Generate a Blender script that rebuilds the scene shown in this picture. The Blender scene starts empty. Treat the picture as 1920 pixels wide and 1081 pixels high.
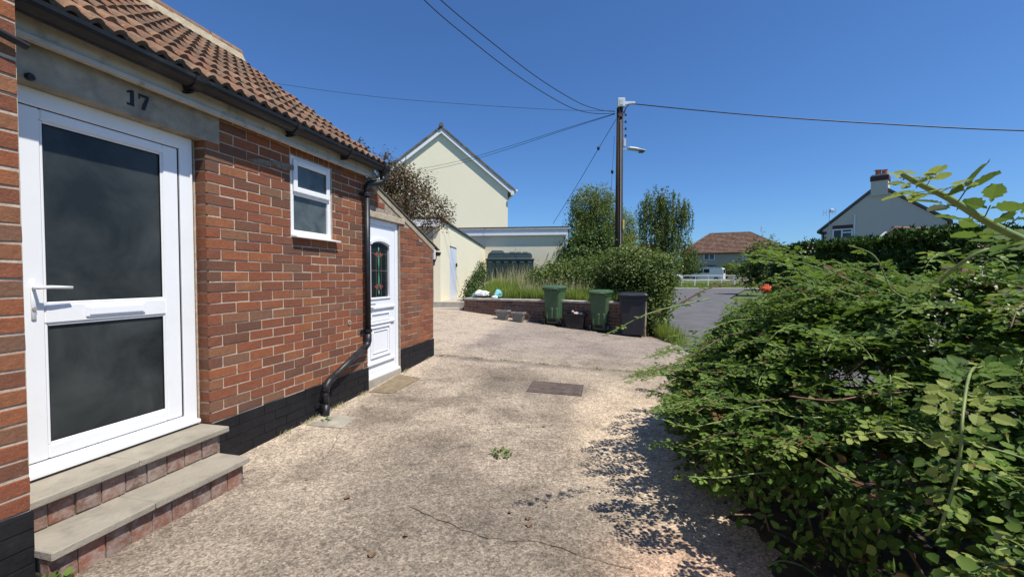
import bpy, math, random
import numpy as np
from mathutils import Vector, Matrix

R = math.radians
random.seed(7)
rng = np.random.default_rng(7)
scene = bpy.context.scene
C = scene.collection

# ------------------------------------------------------------------ camera, sky, sun, exposure
FPX = 789.0                       # focal length in pixels of the 1920 px wide photograph
EYE = 1.32
PITCH = math.atan(21.5 / FPX)
cam_d = bpy.data.cameras.new('camera')
cam_d.sensor_width = 36.0
cam_d.lens = 36.0 * FPX / 1920.0
cam_d.clip_start = 0.05
cam_d.clip_end = 3000
cam = bpy.data.objects.new('camera', cam_d)
C.objects.link(cam)
cam.location = (0, 0, EYE)
cam.rotation_euler = (R(90) - PITCH, 0, 0)
scene.camera = cam

SUN_EL = R(61)
SUN_AZ = R(-35)                   # direction to the sun, from +X
world = bpy.data.worlds.new('World')
scene.world = world
world.use_nodes = True
wn = world.node_tree.nodes
wl = world.node_tree.links
wn.clear()
sky = wn.new('ShaderNodeTexSky')
sky.sky_type = 'NISHITA'
sky.sun_disc = False
sky.sun_elevation = SUN_EL
sky.sun_rotation = R(90) - SUN_AZ
sky.altitude = 0
sky.air_density = 1.0
sky.dust_density = 0.35
sky.ozone_density = 2.0
bg = wn.new('ShaderNodeBackground')
bg.inputs['Strength'].default_value = 0.078
wo = wn.new('ShaderNodeOutputWorld')
grade = wn.new('ShaderNodeMix'); grade.data_type = 'RGBA'; grade.blend_type = 'MULTIPLY'
grade.inputs[0].default_value = 1.0
grade.inputs[7].default_value = (.60, .96, 1.42, 1)
wl.new(sky.outputs[0], grade.inputs[6])
wl.new(grade.outputs[2], bg.inputs['Color'])
wl.new(bg.outputs[0], wo.inputs['Surface'])

sun_d = bpy.data.lights.new('sun', 'SUN')
sun_d.energy = 5.0
sun_d.angle = R(0.53)
sun_d.color = (1.0, 0.945, 0.85)
sun = bpy.data.objects.new('sun', sun_d)
C.objects.link(sun)
to_sun = Vector((math.cos(SUN_EL) * math.cos(SUN_AZ), math.cos(SUN_EL) * math.sin(SUN_AZ), math.sin(SUN_EL)))
sun.rotation_euler = to_sun.to_track_quat('Z', 'Y').to_euler()
sun.location = to_sun * 40

scene.view_settings.view_transform = 'Standard'
scene.view_settings.look = 'None'
scene.view_settings.exposure = 0.3
scene.view_settings.gamma = 1.0
scene.view_settings.use_curve_mapping = False
scene.render.engine = 'CYCLES'
scene.cycles.max_bounces = 6
scene.cycles.transparent_max_bounces = 4
scene.cycles.use_denoising = True

# ------------------------------------------------------------------ small helpers
_c, _s = math.cos(PITCH), math.sin(PITCH)
def at(x, y, Y):
    """the point seen at photograph pixel (x, y), at distance Y in front of the camera"""
    u = (x - 960) / FPX
    v = -(y - 540.5) / FPX
    k = Y / (_c + v * _s)
    return (u * k, Y, EYE + (v * _c - _s) * k)

def pix(p):
    z = p[2] - EYE
    f = p[1] * _c - z * _s
    if f < 0.05:
        return None
    return 960 + FPX * p[0] / f, 540.5 - FPX * (p[1] * _s + z * _c) / f

TX, TY = 0.2423, 0.9702           # direction of the brick house's long wall
ANG = math.atan2(TY, TX)
def W(s, d, z):                   # wall coordinates -> world
    return (-d * TY + s * TX, d * TX + s * TY, z)

def tag(o, label=None, cat=None, group=None, kind=None):
    if label: o['label'] = label
    if cat: o['category'] = cat
    if group: o['group'] = group
    if kind: o['kind'] = kind
    return o

BASE = {}
def root(name, base, label=None, cat=None, group=None, rot=0.0, world=None):
    """an Empty at the thing's base; its children are authored in coordinates of which base is the origin"""
    o = bpy.data.objects.new(name, None)
    C.objects.link(o)
    o.empty_display_size = 0.1
    o.location = world if world is not None else base
    o.rotation_euler = (0, 0, rot)
    BASE[o.name] = Vector(base)
    return tag(o, label, cat, group)

def lerp(a, b, t):
    return a + (b - a) * t

def link_obj(name, me, parent=None, base=None):
    o = bpy.data.objects.new(name, me)
    C.objects.link(o)
    if parent is not None:
        o.parent = parent
        BASE[o.name] = BASE[parent.name]
    elif base is not None:
        o.location = base
    return o

class MB:
    """collects shapes; build() links them as one mesh object"""
    def __init__(self):
        self.v, self.f, self.mi, self.r, self.mats = [], [], [], [], []
        self.cur, self.rv, self.smooth = 0, 0.0, []
        self.sm = False
    def mat(self, m):
        if m not in self.mats: self.mats.append(m)
        self.cur = self.mats.index(m)
        return self
    def add(self, vs, fs):
        b = len(self.v)
        self.v += [tuple(p) for p in vs]
        for f in fs:
            self.f.append(tuple(b + i for i in f))
            self.mi.append(self.cur); self.r.append(self.rv); self.smooth.append(self.sm)
        return self
    def box(self, x0, x1, y0, y1, z0, z1):
        return self.add([(x0, y0, z0), (x1, y0, z0), (x1, y1, z0), (x0, y1, z0), (x0, y0, z1), (x1, y0, z1), (x1, y1, z1), (x0, y1, z1)],
                        [(0, 3, 2, 1), (4, 5, 6, 7), (0, 1, 5, 4), (1, 2, 6, 5), (2, 3, 7, 6), (3, 0, 4, 7)])
    def bbox(self, x0, x1, y0, y1, z0, z1, b=0.004):
        """box with chamfered edges"""
        xs, ys, zs = (x0, x1), (y0, y1), (z0, z1)
        cx, cy, cz = (x0 + x1) / 2, (y0 + y1) / 2, (z0 + z1) / 2
        vs, idx = [], {}
        for i in (0, 1):
            for j in (0, 1):
                for k in (0, 1):
                    p = (xs[i], ys[j], zs[k])
                    sx, sy, sz = (1 if i else -1), (1 if j else -1), (1 if k else -1)
                    for a in range(3):
                        q = [p[0] - sx * b, p[1] - sy * b, p[2] - sz * b]
                        q[a] = p[a]
                        idx[(i, j, k, a)] = len(vs); vs.append(tuple(q))
        fs = []
        def quad(ids):
            n = (Vector(vs[ids[1]]) - Vector(vs[ids[0]])).cross(Vector(vs[ids[2]]) - Vector(vs[ids[0]]))
            c = sum((Vector(vs[i]) for i in ids), Vector()) / len(ids) - Vector((cx, cy, cz))
            fs.append(tuple(ids) if n.dot(c) > 0 else tuple(reversed(ids)))
        for a in range(3):
            o = [t for t in range(3) if t != a]
            for sgn in (0, 1):
                ids = []
                for (m, n) in ((0, 0), (1, 0), (1, 1), (0, 1)):
                    k = [0, 0, 0]; k[a] = sgn; k[o[0]] = m; k[o[1]] = n
                    ids.append(idx[(k[0], k[1], k[2], a)])
                quad(ids)
            for m in (0, 1):
                for n in (0, 1):
                    k0 = [0, 0, 0]; k1 = [0, 0, 0]
                    k0[a] = 0; k1[a] = 1
                    for k in (k0, k1): k[o[0]] = m; k[o[1]] = n
                    quad([idx[(*k0, o[0])], idx[(*k1, o[0])], idx[(*k1, o[1])], idx[(*k0, o[1])]])
        for i in (0, 1):
            for j in (0, 1):
                for k in (0, 1):
                    quad([idx[(i, j, k, 0)], idx[(i, j, k, 1)], idx[(i, j, k, 2)]])
        return self.add(vs, fs)
    def prism(self, poly, a0, a1, axis='y'):
        """extrude a polygon given in the two other axes"""
        n = len(poly)
        def P(p, a):
            return {'y': (p[0], a, p[1]), 'x': (a, p[0], p[1]), 'z': (p[0], p[1], a)}[axis]
        vs = [P(p, a0) for p in poly] + [P(p, a1) for p in poly]
        fs = [tuple(range(n))[::-1], tuple(range(n, 2 * n))] + [(i, (i + 1) % n, n + (i + 1) % n, n + i) for i in range(n)]
        return self.add(vs, fs)
    def tube(self, pts, rad, n=8, cap=True):
        pts = [Vector(p) for p in pts]
        rads = rad if isinstance(rad, (list, tuple)) else [rad] * len(pts)
        rings, up = [], None
        for i, p in enumerate(pts):
            d = (pts[min(i + 1, len(pts) - 1)] - pts[max(i - 1, 0)])
            d = d.normalized() if d.length > 1e-9 else Vector((0, 0, 1))
            if up is None:
                up = Vector((0, 0, 1)) if abs(d.z) < 0.9 else Vector((1, 0, 0))
            a = d.cross(up)
            a = a.normalized() if a.length > 1e-6 else Vector((1, 0, 0))
            b = a.cross(d).normalized()
            up = b
            rings.append([p + (a * math.cos(2 * math.pi * k / n) + b * math.sin(2 * math.pi * k / n)) * rads[i] for k in range(n)])
        vs = [q for r_ in rings for q in r_]
        fs = []
        for i in range(len(rings) - 1):
            for k in range(n):
                fs.append((i * n + k, i * n + (k + 1) % n, (i + 1) * n + (k + 1) % n, (i + 1) * n + k))
        if cap:
            fs.append(tuple(range(n))[::-1]); fs.append(tuple(range((len(rings) - 1) * n, len(rings) * n)))
        return self.add(vs, fs)
    def loft(self, sections, cap=True):
        n = len(sections[0])
        vs = [q for s_ in sections for q in s_]
        fs = []
        for i in range(len(sections) - 1):
            for k in range(n):
                fs.append((i * n + k, i * n + (k + 1) % n, (i + 1) * n + (k + 1) % n, (i + 1) * n + k))
        if cap:
            fs.append(tuple(range(n))[::-1]); fs.append(tuple(range((len(sections) - 1) * n, len(sections) * n)))
        return self.add(vs, fs)
    def sphere(self, c, r, nu=8, nv=5):
        rx, ry, rz = r if isinstance(r, (tuple, list)) else (r, r, r)
        vs = [(c[0], c[1], c[2] - rz)]
        for j in range(1, nv):
            t = math.pi * j / nv - math.pi / 2
            for i in range(nu):
                a = 2 * math.pi * i / nu
                vs.append((c[0] + rx * math.cos(t) * math.cos(a), c[1] + ry * math.cos(t) * math.sin(a), c[2] + rz * math.sin(t)))
        vs.append((c[0], c[1], c[2] + rz))
        fs = [(0, 1 + (i + 1) % nu, 1 + i) for i in range(nu)]
        for j in range(nv - 2):
            for i in range(nu):
                a = 1 + j * nu
                fs.append((a + i, a + (i + 1) % nu, a + nu + (i + 1) % nu, a + nu + i))
        a = 1 + (nv - 2) * nu
        fs += [(a + i, a + (i + 1) % nu, len(vs) - 1) for i in range(nu)]
        return self.add(vs, fs)
    def build(self, name, m=None, parent=None, base=None, jitter=0.0):
        me = bpy.data.meshes.new(name)
        off = BASE[parent.name] if parent is not None else Vector(base if base is not None else (0, 0, 0))
        vs = [(p[0] - off.x, p[1] - off.y, p[2] - off.z) for p in self.v]
        if jitter:
            vs = [(p[0] + random.uniform(-jitter, jitter), p[1] + random.uniform(-jitter, jitter), p[2] + random.uniform(-jitter, jitter)) for p in vs]
        me.from_pydata(vs, [], self.f)
        for mm in (self.mats if self.mats else [m]): me.materials.append(mm)
        if self.mats: me.polygons.foreach_set('material_index', self.mi)
        me.polygons.foreach_set('use_smooth', self.smooth)
        if any(self.r):
            at_ = me.attributes.new('rnd', 'FLOAT', 'FACE')
            at_.data.foreach_set('value', self.r)
        me.validate(); me.update()
        return link_obj(name, me, parent, base)

def np_mesh(name, V, F, m, rnd=None, parent=None, base=None, smooth=False):
    """a big mesh straight from arrays; V (n,3), F (k,3 or 4)"""
    off = np.array(BASE[parent.name] if parent is not None else (base if base is not None else (0, 0, 0)), dtype=np.float32)
    V = np.asarray(V, dtype=np.float32) - off
    F = np.asarray(F, dtype=np.int32)
    k, w = F.shape
    me = bpy.data.meshes.new(name)
    me.vertices.add(len(V)); me.vertices.foreach_set('co', V.ravel())
    me.loops.add(k * w); me.loops.foreach_set('vertex_index', F.ravel())
    me.polygons.add(k)
    me.polygons.foreach_set('loop_start', np.arange(0, k * w, w, dtype=np.int32))
    if smooth: me.polygons.foreach_set('use_smooth', np.ones(k, dtype=bool))
    if rnd is not None:
        a = me.attributes.new('rnd', 'FLOAT', 'FACE')
        a.data.foreach_set('value', np.asarray(rnd, dtype=np.float32))
    me.materials.append(m)
    me.update(calc_edges=True)
    return link_obj(name, me, parent, base)

def unit(a):
    return a / np.maximum(np.linalg.norm(a, axis=1, keepdims=True), 1e-9)

LEAF_V = np.array([(0, 0, 0), (0, .5, -.05), (0, 1, -.02), (-.22, .12, .04), (-.33, .40, .06), (-.21, .72, .04), (.22, .12, .04), (.33, .40, .06), (.21, .72, .04)])
LEAF_F = np.array([(0, 1, 3), (1, 4, 3), (1, 5, 4), (1, 2, 5), (0, 6, 1), (1, 6, 7), (1, 7, 8), (1, 8, 2)])
DIA_V = np.array([(0, 0, 0), (-.28, .5, .06), (0, 1, 0), (.28, .5, .06)])
DIA_F = np.array([(0, 3, 2, 1)])
SPRIG_V = np.array([(0, 0, 0), (-.10, .55, .02), (0, 1, .0), (.10, .55, .02), (-.42, .62, .0), (-.16, .30, .02), (.42, .62, 0), (.16, .30, .02)])
SPRIG_F = np.array([(0, 3, 2, 1), (0, 5, 4, 1), (0, 3, 6, 7)])
def leaves(cen, nrm, tip, size, tv=LEAF_V, tf=LEAF_F):
    """arrays of leaves: centre, normal, direction of the tip, length"""
    nrm = unit(nrm)
    tip = unit(tip - nrm * np.sum(tip * nrm, axis=1, keepdims=True) + 1e-6)
    side = np.cross(tip, nrm)
    n = len(cen)
    V = (cen[:, None, :] + size[:, None, None] * (tv[None, :, 0:1] * side[:, None, :] + tv[None, :, 1:2] * tip[:, None, :] + tv[None, :, 2:3] * nrm[:, None, :]))
    F = tf[None] + (np.arange(n) * len(tv))[:, None, None]
    r = np.repeat(rng.random(n), len(tf))
    return V.reshape(-1, 3), F.reshape(-1, tf.shape[1]), r

def merge(lst):
    V, F, r, o = [], [], [], 0
    for (v, f, q) in lst:
        V.append(v); F.append(f + o); r.append(q); o += len(v)
    return np.concatenate(V), np.concatenate(F), np.concatenate(r)

# ------------------------------------------------------------------ materials
class NT:
    def __init__(self, name):
        self.m = bpy.data.materials.new(name)
        self.m.use_nodes = True
        self.t = self.m.node_tree
        self.t.nodes.clear()
        self.out = self.t.nodes.new('ShaderNodeOutputMaterial')
        self.pos = self.t.nodes.new('ShaderNodeNewGeometry').outputs['Position']
    def n(self, typ, **kw):
        nd = self.t.nodes.new(typ)
        for k, v in kw.items(): setattr(nd, k, v)
        return nd
    def put(self, sock, v):
        if isinstance(v, bpy.types.NodeSocket): self.t.links.new(v, sock)
        elif isinstance(v, (tuple, list)) and sock.type == 'RGBA': sock.default_value = (*v[:3], 1)
        else: sock.default_value = v
    def noise(self, scale, detail=3, rough=.55, dist=0, vec=None):
        nd = self.n('ShaderNodeTexNoise')
        self.put(nd.inputs['Vector'], vec if vec is not None else self.pos)
        nd.inputs['Scale'].default_value = scale
        nd.inputs['Detail'].default_value = detail
        nd.inputs['Roughness'].default_value = rough
        nd.inputs['Distortion'].default_value = dist
        return nd.outputs['Fac']
    def stretch(self, sx, sy, sz):
        nd = self.n('ShaderNodeVectorMath', operation='MULTIPLY')
        self.put(nd.inputs[0], self.pos)
        nd.inputs[1].default_value = (sx, sy, sz)
        return nd.outputs[0]
    def vor(self, scale, feature='F1', out='Distance', vec=None):
        nd = self.n('ShaderNodeTexVoronoi', feature=feature)
        self.put(nd.inputs['Vector'], vec if vec is not None else self.pos)
        nd.inputs['Scale'].default_value = scale
        return nd.outputs[out]
    def ramp(self, fac, stops, interp='LINEAR'):
        nd = self.n('ShaderNodeValToRGB')
        nd.color_ramp.interpolation = interp
        e = nd.color_ramp.elements
        while len(e) < len(stops): e.new(0.5)
        for i, (p, c) in enumerate(stops):
            e[i].position = p
            e[i].color = (*c, 1) if isinstance(c, (tuple, list)) else (c, c, c, 1)
        self.put(nd.inputs[0], fac)
        return nd.outputs[0]
    def mix(self, fac, a, b, mode='MIX'):
        nd = self.n('ShaderNodeMix', data_type='RGBA', blend_type=mode)
        self.put(nd.inputs[0], fac); self.put(nd.inputs[6], a); self.put(nd.inputs[7], b)
        return nd.outputs[2]
    def math(self, op, a, b=0.0, clamp=False):
        nd = self.n('ShaderNodeMath', operation=op, use_clamp=clamp)
        self.put(nd.inputs[0], a); self.put(nd.inputs[1], b)
        return nd.outputs[0]
    def rnd(self):
        a = self.n('ShaderNodeAttribute', attribute_name='rnd').outputs['Fac']
        b = self.n('ShaderNodeObjectInfo').outputs['Random']
        return self.math('FRACT', self.math('ADD', a, b))
    def bump(self, h, strength=.3, dist=.01):
        nd = self.n('ShaderNodeBump')
        nd.inputs['Strength'].default_value = strength
        nd.inputs['Distance'].default_value = dist
        self.put(nd.inputs['Height'], h)
        return nd.outputs[0]
    def bsdf(self, col, rough=.7, normal=None, metallic=0, spec=.4, coat=0):
        b = self.n('ShaderNodeBsdfPrincipled')
        self.put(b.inputs['Base Color'], col); self.put(b.inputs['Roughness'], rough)
        b.inputs['Metallic'].default_value = metallic
        b.inputs['Specular IOR Level'].default_value = spec
        if coat: b.inputs['Coat Weight'].default_value = coat
        if normal is not None: self.put(b.inputs['Normal'], normal)
        return b
    def done(self, shader):
        self.t.links.new(shader.outputs[0] if hasattr(shader, 'outputs') else shader, self.out.inputs['Surface'])
        return self.m

def plain(name, col, rough=.5, var=.12, scale=6, bump=0.0, bscale=60, metallic=0, spec=.4, dirt=None):
    t = NT(name)
    n = t.noise(scale, 5)
    c = t.mix(t.ramp(n, [(.3, 0.0), (.7, 1.0)]), tuple(x * (1 - var) for x in col), tuple(min(1, x * (1 + var)) for x in col))
    if dirt:
        d = t.ramp(t.noise(dirt[1], 6, .65), [(.52, 0.0), (.72, 1.0)])
        c = t.mix(t.math('MULTIPLY', d, dirt[2]), c, dirt[0])
    nm = t.bump(t.noise(bscale, 4), bump, .01) if bump else None
    return t.done(t.bsdf(c, rough, nm, metallic, spec))

def brick_material(name, stops, soot=0.25, residue=0.0):
    t = NT(name)
    r = t.rnd()
    c = t.ramp(r, stops)
    f = t.noise(38, 5, .65)
    c = t.mix(t.ramp(f, [(.35, 0.0), (.72, .75)]), c, t.mix(.6, c, (.085, .045, .035)))
    f2 = t.noise(11, 4, .6)
    c = t.mix(t.ramp(f2, [(.35, 0.0), (.75, .5)]), c, t.mix(.5, c, (.17, .085, .05)))
    g = t.ramp(t.noise(160, 3), [(.58, 0.0), (.74, .4)])
    c = t.mix(g, c, (.40, .24, .17))
    big = t.ramp(t.noise(3.2, 4), [(.45, 0.0), (.75, soot)])
    c = t.mix(big, c, (.13, .085, .065))
    pale = t.ramp(t.noise(7.5, 6, .7), [(.66, 0.0), (.8, .55)])
    c = t.mix(t.math('MULTIPLY', pale, .7), c, (.40, .29, .22))
    if residue:
        rs = t.ramp(t.noise(17, 7, .75), [(.44, 0.0), (.60, residue)])
        c = t.mix(rs, c, (.36, .30, .26))
    h = t.math('ADD', t.noise(70, 5, .6), t.math('MULTIPLY', t.noise(260, 2), .35))
    return t.done(t.bsdf(c, .9, t.bump(h, .65, .006), spec=.25))

m_brick = brick_material('red_brick', [(0, (.13, .066, .045)), (.08, (.18, .075, .044)), (.28, (.23, .077, .039)), (.5, (.28, .088, .040)), (.70, (.34, .118, .047)), (.85, (.28, .125, .062)), (1, (.19, .105, .066))])
m_brick_old = brick_material('old_garden_brick', [(0, (.09, .055, .045)), (.4, (.17, .080, .058)), (.7, (.24, .10, .065)), (1, (.26, .16, .11))], .5, .3)
m_step_brick = brick_material('worn_step_brick', [(0, (.19, .12, .095)), (.4, (.25, .125, .09)), (.7, (.33, .13, .08)), (1, (.27, .19, .15))], .7, .65)

t = NT('lime_mortar')
c = t.ramp(t.noise(30, 5), [(.3, (.37, .30, .225)), (.7, (.56, .475, .375))])
m_mortar = t.done(t.bsdf(c, .95, t.bump(t.noise(150, 4), .6, .004), spec=.15))
t = NT('dark_old_mortar')
c = t.ramp(t.noise(20, 5), [(.3, (.24, .19, .15)), (.7, (.42, .35, .28))])
m_mortar_dark = t.done(t.bsdf(c, .95, t.bump(t.noise(120, 4), .6, .006), spec=.15))

t = NT('black_bitumen_paint')
c = t.ramp(t.noise(9, 6, .7), [(.35, (.007, .007, .009)), (.68, (.015, .015, .017)), (.82, (.05, .045, .04))])
m_black_paint = t.done(t.bsdf(c, .62, t.bump(t.noise(55, 5), .5, .006), spec=.3))

m_pvc = plain('white_plastic', (.80, .81, .82), .34, .02, 3, spec=.45, dirt=((.55, .53, .48), 5, .12))
m_pvc2 = plain('white_plastic_door', (.80, .82, .85), .28, .02, 3, spec=.5)
m_seal = plain('grey_sealant', (.32, .30, .28), .6)
m_fascia = plain('weathered_cream_fascia_paint', (.50, .46, .40), .6, .1, 4, .25, 50, dirt=((.17, .13, .10), 11, .6))
m_black_plastic = plain('black_plastic', (.013, .014, .017), .45, .2, 8, .08, 40, dirt=((.07, .065, .06), 7, .5))
m_black_metal = plain('black_iron', (.02, .02, .02), .5)
m_concrete_old = plain('lintel_concrete', (.34, .31, .25), .9, .22, 7, .4, 90, dirt=((.12, .105, .085), 4, .6))
m_lintel2 = plain('pebbly_lintel_concrete', (.42, .36, .27), .9, .2, 25, .8, 70, dirt=((.18, .14, .10), 14, .6))
m_slab = plain('step_slab_stone', (.30, .268, .215), .85, .15, 5, .35, 60, dirt=((.17, .155, .13), 9, .6))
m_black_letter = plain('black_house_number_paint', (.010, .010, .012), .5)

def glass_material(name, a, b, rough, nscale=6, spec=.5):
    t = NT(name)
    n = t.noise(nscale, 6, .6, .6)
    c = t.ramp(n, [(.35, a), (.75, b)])
    bm = t.bump(t.noise(220, 2), .12, .002)
    return t.done(t.bsdf(c, rough, bm, spec=spec))
m_glass_door = glass_material('obscured_dark_door_glass', (.016, .020, .022), (.062, .070, .070), .30, 2.4, .3)
m_glass_win = glass_material('obscured_window_glass', (.05, .062, .064), (.12, .14, .14), .25, 5)
m_glass_dark = glass_material('dark_glass', (.008, .010, .012), (.02, .024, .028), .08, 3)
m_glass_far = glass_material('house_window_glass', (.02, .028, .035), (.06, .075, .09), .1, 1)

t = NT('roman_roof_tile')
r = t.rnd()
c = t.ramp(r, [(0, (.13, .070, .050)), (.3, (.27, .145, .090)), (.6, (.19, .092, .060)), (.8, (.31, .185, .115)), (1, (.12, .078, .058))])
li = t.ramp(t.noise(9, 7, .75), [(.42, 0.0), (.60, .88)])
c = t.mix(li, c, (.125, .095, .070))
li2 = t.ramp(t.noise(34, 5, .7), [(.60, 0.0), (.72, .7)])
c = t.mix(li2, c, (.47, .40, .25))
m_tile = t.done(t.bsdf(c, .92, t.bump(t.noise(60, 5), .7, .01), spec=.2))
m_ridge_mortar = plain('ridge_bedding_mortar', (.35, .30, .21), .95, .2, 14, .7, 60, dirt=((.2, .17, .12), 20, .6))
m_step_mortar = plain('stained_step_mortar', (.20, .165, .13), .95, .3, 20, .6, 60)
m_slate_edge = plain('grey_slate_edge', (.13, .115, .10), .8, .3, 20, .5, 60)

# driveway: exposed aggregate concrete with worn, stained and pinkish areas
t = NT('driveway_concrete')
sep = t.n('ShaderNodeSeparateXYZ'); t.put(sep.inputs[0], t.pos)
X_, Y_ = sep.outputs[0], sep.outputs[1]
def blob(cx, cy, rx, ry, soft=.5, wob=.5):
    dx = t.math('DIVIDE', t.math('SUBTRACT', X_, cx), rx)
    dy = t.math('DIVIDE', t.math('SUBTRACT', Y_, cy), ry)
    d = t.math('SQRT', t.math('ADD', t.math('MULTIPLY', dx, dx), t.math('MULTIPLY', dy, dy)))
    d = t.math('ADD', d, t.math('MULTIPLY', t.math('SUBTRACT', t.noise(2.3, 6, .65), .5), wob * 2))
    return t.ramp(d, [(max(0, .8 - soft), 1.0), (min(1, .8 + soft * .4), 0.0)])
big = t.noise(1.05, 7, .66, .4)
base = t.ramp(big, [(.32, (.175, .145, .118)), (.46, (.27, .225, .182)), (.58, (.385, .325, .262)), (.72, (.48, .405, .32))])
base = t.mix(t.math('MULTIPLY', blob(1.15, 3.4, .85, 2.4, .35), .85), base, (.53, .43, .325))
base = t.mix(t.math('MULTIPLY', blob(.95, 1.75, .75, .62, .4), .85), base, (.53, .36, .265))
base = t.mix(t.math('MULTIPLY', blob(1.7, 5.6, 1.6, .8, .5), .55), base, (.38, .32, .25))
base = t.mix(t.math('MULTIPLY', blob(-.05, 2.2, .85, .8, .5), .6), base, (.165, .138, .112))
base = t.mix(t.math('MULTIPLY', blob(-.7, 2.9, .5, 1.1, .5), .55), base, (.175, .148, .12))
base = t.mix(t.math('MULTIPLY', blob(-.55, 2.2, 1.3, 1.3, .5, .8), .35), base, (.20, .175, .15))
base = t.mix(t.math('MULTIPLY', blob(.2, 5.0, 1.0, .8, .5), .45), base, (.17, .145, .12))
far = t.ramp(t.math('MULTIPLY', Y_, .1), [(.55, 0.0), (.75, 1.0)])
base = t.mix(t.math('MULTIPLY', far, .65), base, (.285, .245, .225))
wallband = t.math('ADD', t.math('MULTIPLY', X_, TY), t.math('MULTIPLY', Y_, -TX))
wallband = t.math('ADD', wallband, t.math('MULTIPLY', t.math('SUBTRACT', t.noise(3.5, 5, .6), .5), .55))
wb = t.ramp(t.math('ADD', wallband, 3.0), [(.40, 1.0), (.62, 0.0)])
base = t.mix(t.math('MULTIPLY', wb, .75), base, (.47, .39, .315))
st = t.ramp(t.noise(7, 6, .72), [(.60, 0.0), (.74, .8)])
base = t.mix(st, base, (.125, .105, .088))
sp = t.ramp(t.vor(70, 'F1', 'Color'), [(0, .55), (1, 1.5)])
spk = t.n('ShaderNodeSeparateColor'); t.put(spk.inputs[0], t.vor(95, 'F1', 'Color'))
g1 = t.math('ADD', .60, t.math('MULTIPLY', spk.outputs[0], .80))
base = t.mix(1.0, base, g1, 'MULTIPLY')
fine = t.ramp(t.noise(120, 3, .7), [(.32, .70), (.68, 1.28)])
base = t.mix(1.0, base, fine, 'MULTIPLY')
mid = t.ramp(t.noise(26, 5, .8), [(.34, .70), (.66, 1.28)])
st2 = t.ramp(t.noise(3.0, 7, .75), [(.50, 1.0), (.66, .68)])
base = t.mix(1.0, base, st2, 'MULTIPLY')
base = t.mix(1.0, base, mid, 'MULTIPLY')
spots = t.ramp(t.vor(5.5), [(.05, 1.0), (.085, 0.0)])
spm = t.ramp(t.noise(.9, 3), [(.45, 0.0), (.6, .7)])
base = t.mix(t.math('MULTIPLY', spots, spm), base, (.07, .055, .045))
spots2 = t.ramp(t.vor(13), [(.06, 1.0), (.10, 0.0)])
base = t.mix(t.math('MULTIPLY', spots2, t.math('MULTIPLY', spm, .6)), base, (.12, .10, .085))
base = t.mix(1.0, base, (.95, .93, .885), 'MULTIPLY')
hh = t.math('ADD', t.math('MULTIPLY', t.vor(60), .8), t.noise(28, 6, .7))
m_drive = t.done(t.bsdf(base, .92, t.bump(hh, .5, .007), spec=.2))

t = NT('road_asphalt')
c = t.ramp(t.noise(1.3, 6, .6), [(.3, (.085, .084, .088)), (.7, (.135, .133, .135))])
c = t.mix(1.0, c, t.ramp(t.noise(90, 3, .7), [(.3, .7), (.7, 1.35)]), 'MULTIPLY')
m_road = t.done(t.bsdf(c, .85, t.bump(t.noise(120, 3), .5, .006), spec=.3))
m_soil = plain('dark_soil_and_litter', (.060, .045, .032), .95, .4, 12, .8, 40)
m_grass_ground = plain('grassy_ground', (.075, .105, .030), .95, .35, 3, .6, 30, dirt=((.15, .13, .06), 1.5, .5))
m_path = plain('pale_concrete_path', (.40, .36, .30), .9, .15, 4, .4, 60, dirt=((.2, .17, .12), 5, .5))
m_kerb = plain('kerb_concrete', (.42, .39, .34), .9, .2, 9, .5, 60)

def render_mat(name, col, streak=.15, scale=140, bump=.5):
    t = NT(name)
    n = t.ramp(t.noise(1.2, 5, .6, 0, t.stretch(1, 1, .25)), [(.3, 0.0), (.75, 1.0)])
    c = t.mix(t.math('MULTIPLY', n, streak), col, tuple(x * .6 for x in col))
    c = t.mix(1.0, c, t.ramp(t.noise(40, 4, .7), [(.3, .93), (.7, 1.05)]), 'MULTIPLY')
    return t.done(t.bsdf(c, .9, t.bump(t.noise(scale, 4, .7), bump, .01), spec=.2))
m_cream = render_mat('cream_masonry_paint', (.86, .80, .60), .08)
m_cream2 = render_mat('garage_cream_render', (.76, .70, .53), .2)
m_pebble = render_mat('pebbledash_render', (.47, .45, .38), .15, 60, .9)
m_grey_render = render_mat('grey_white_render', (.64, .57, .50), .15)
m_grey_render2 = render_mat('buff_render', (.42, .38, .31), .2)
m_white_render = render_mat('white_render', (.72, .72, .70), .1)
m_white_trim = plain('white_trim_paint', (.78, .80, .83), .4, .04)
m_blue_door = plain('pale_blue_door_paint', (.66, .71, .82), .45, .04)
m_flat_roof = plain('felt_roof', (.06, .06, .065), .8, .3, 6)
m_zinc = plain('grey_roof_edging', (.40, .38, .34), .6, .2, 12)
m_dark_wood = plain('dark_bargeboard', (.04, .028, .024), .6)
m_terracotta = plain('terracotta_pot', (.33, .10, .06), .8, .2)
m_dark_brick = plain('dark_brick_band', (.09, .045, .038), .85, .3, 20)
m_aerial = plain('aerial_metal', (.55, .55, .55), .4, metallic=.6)

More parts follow.
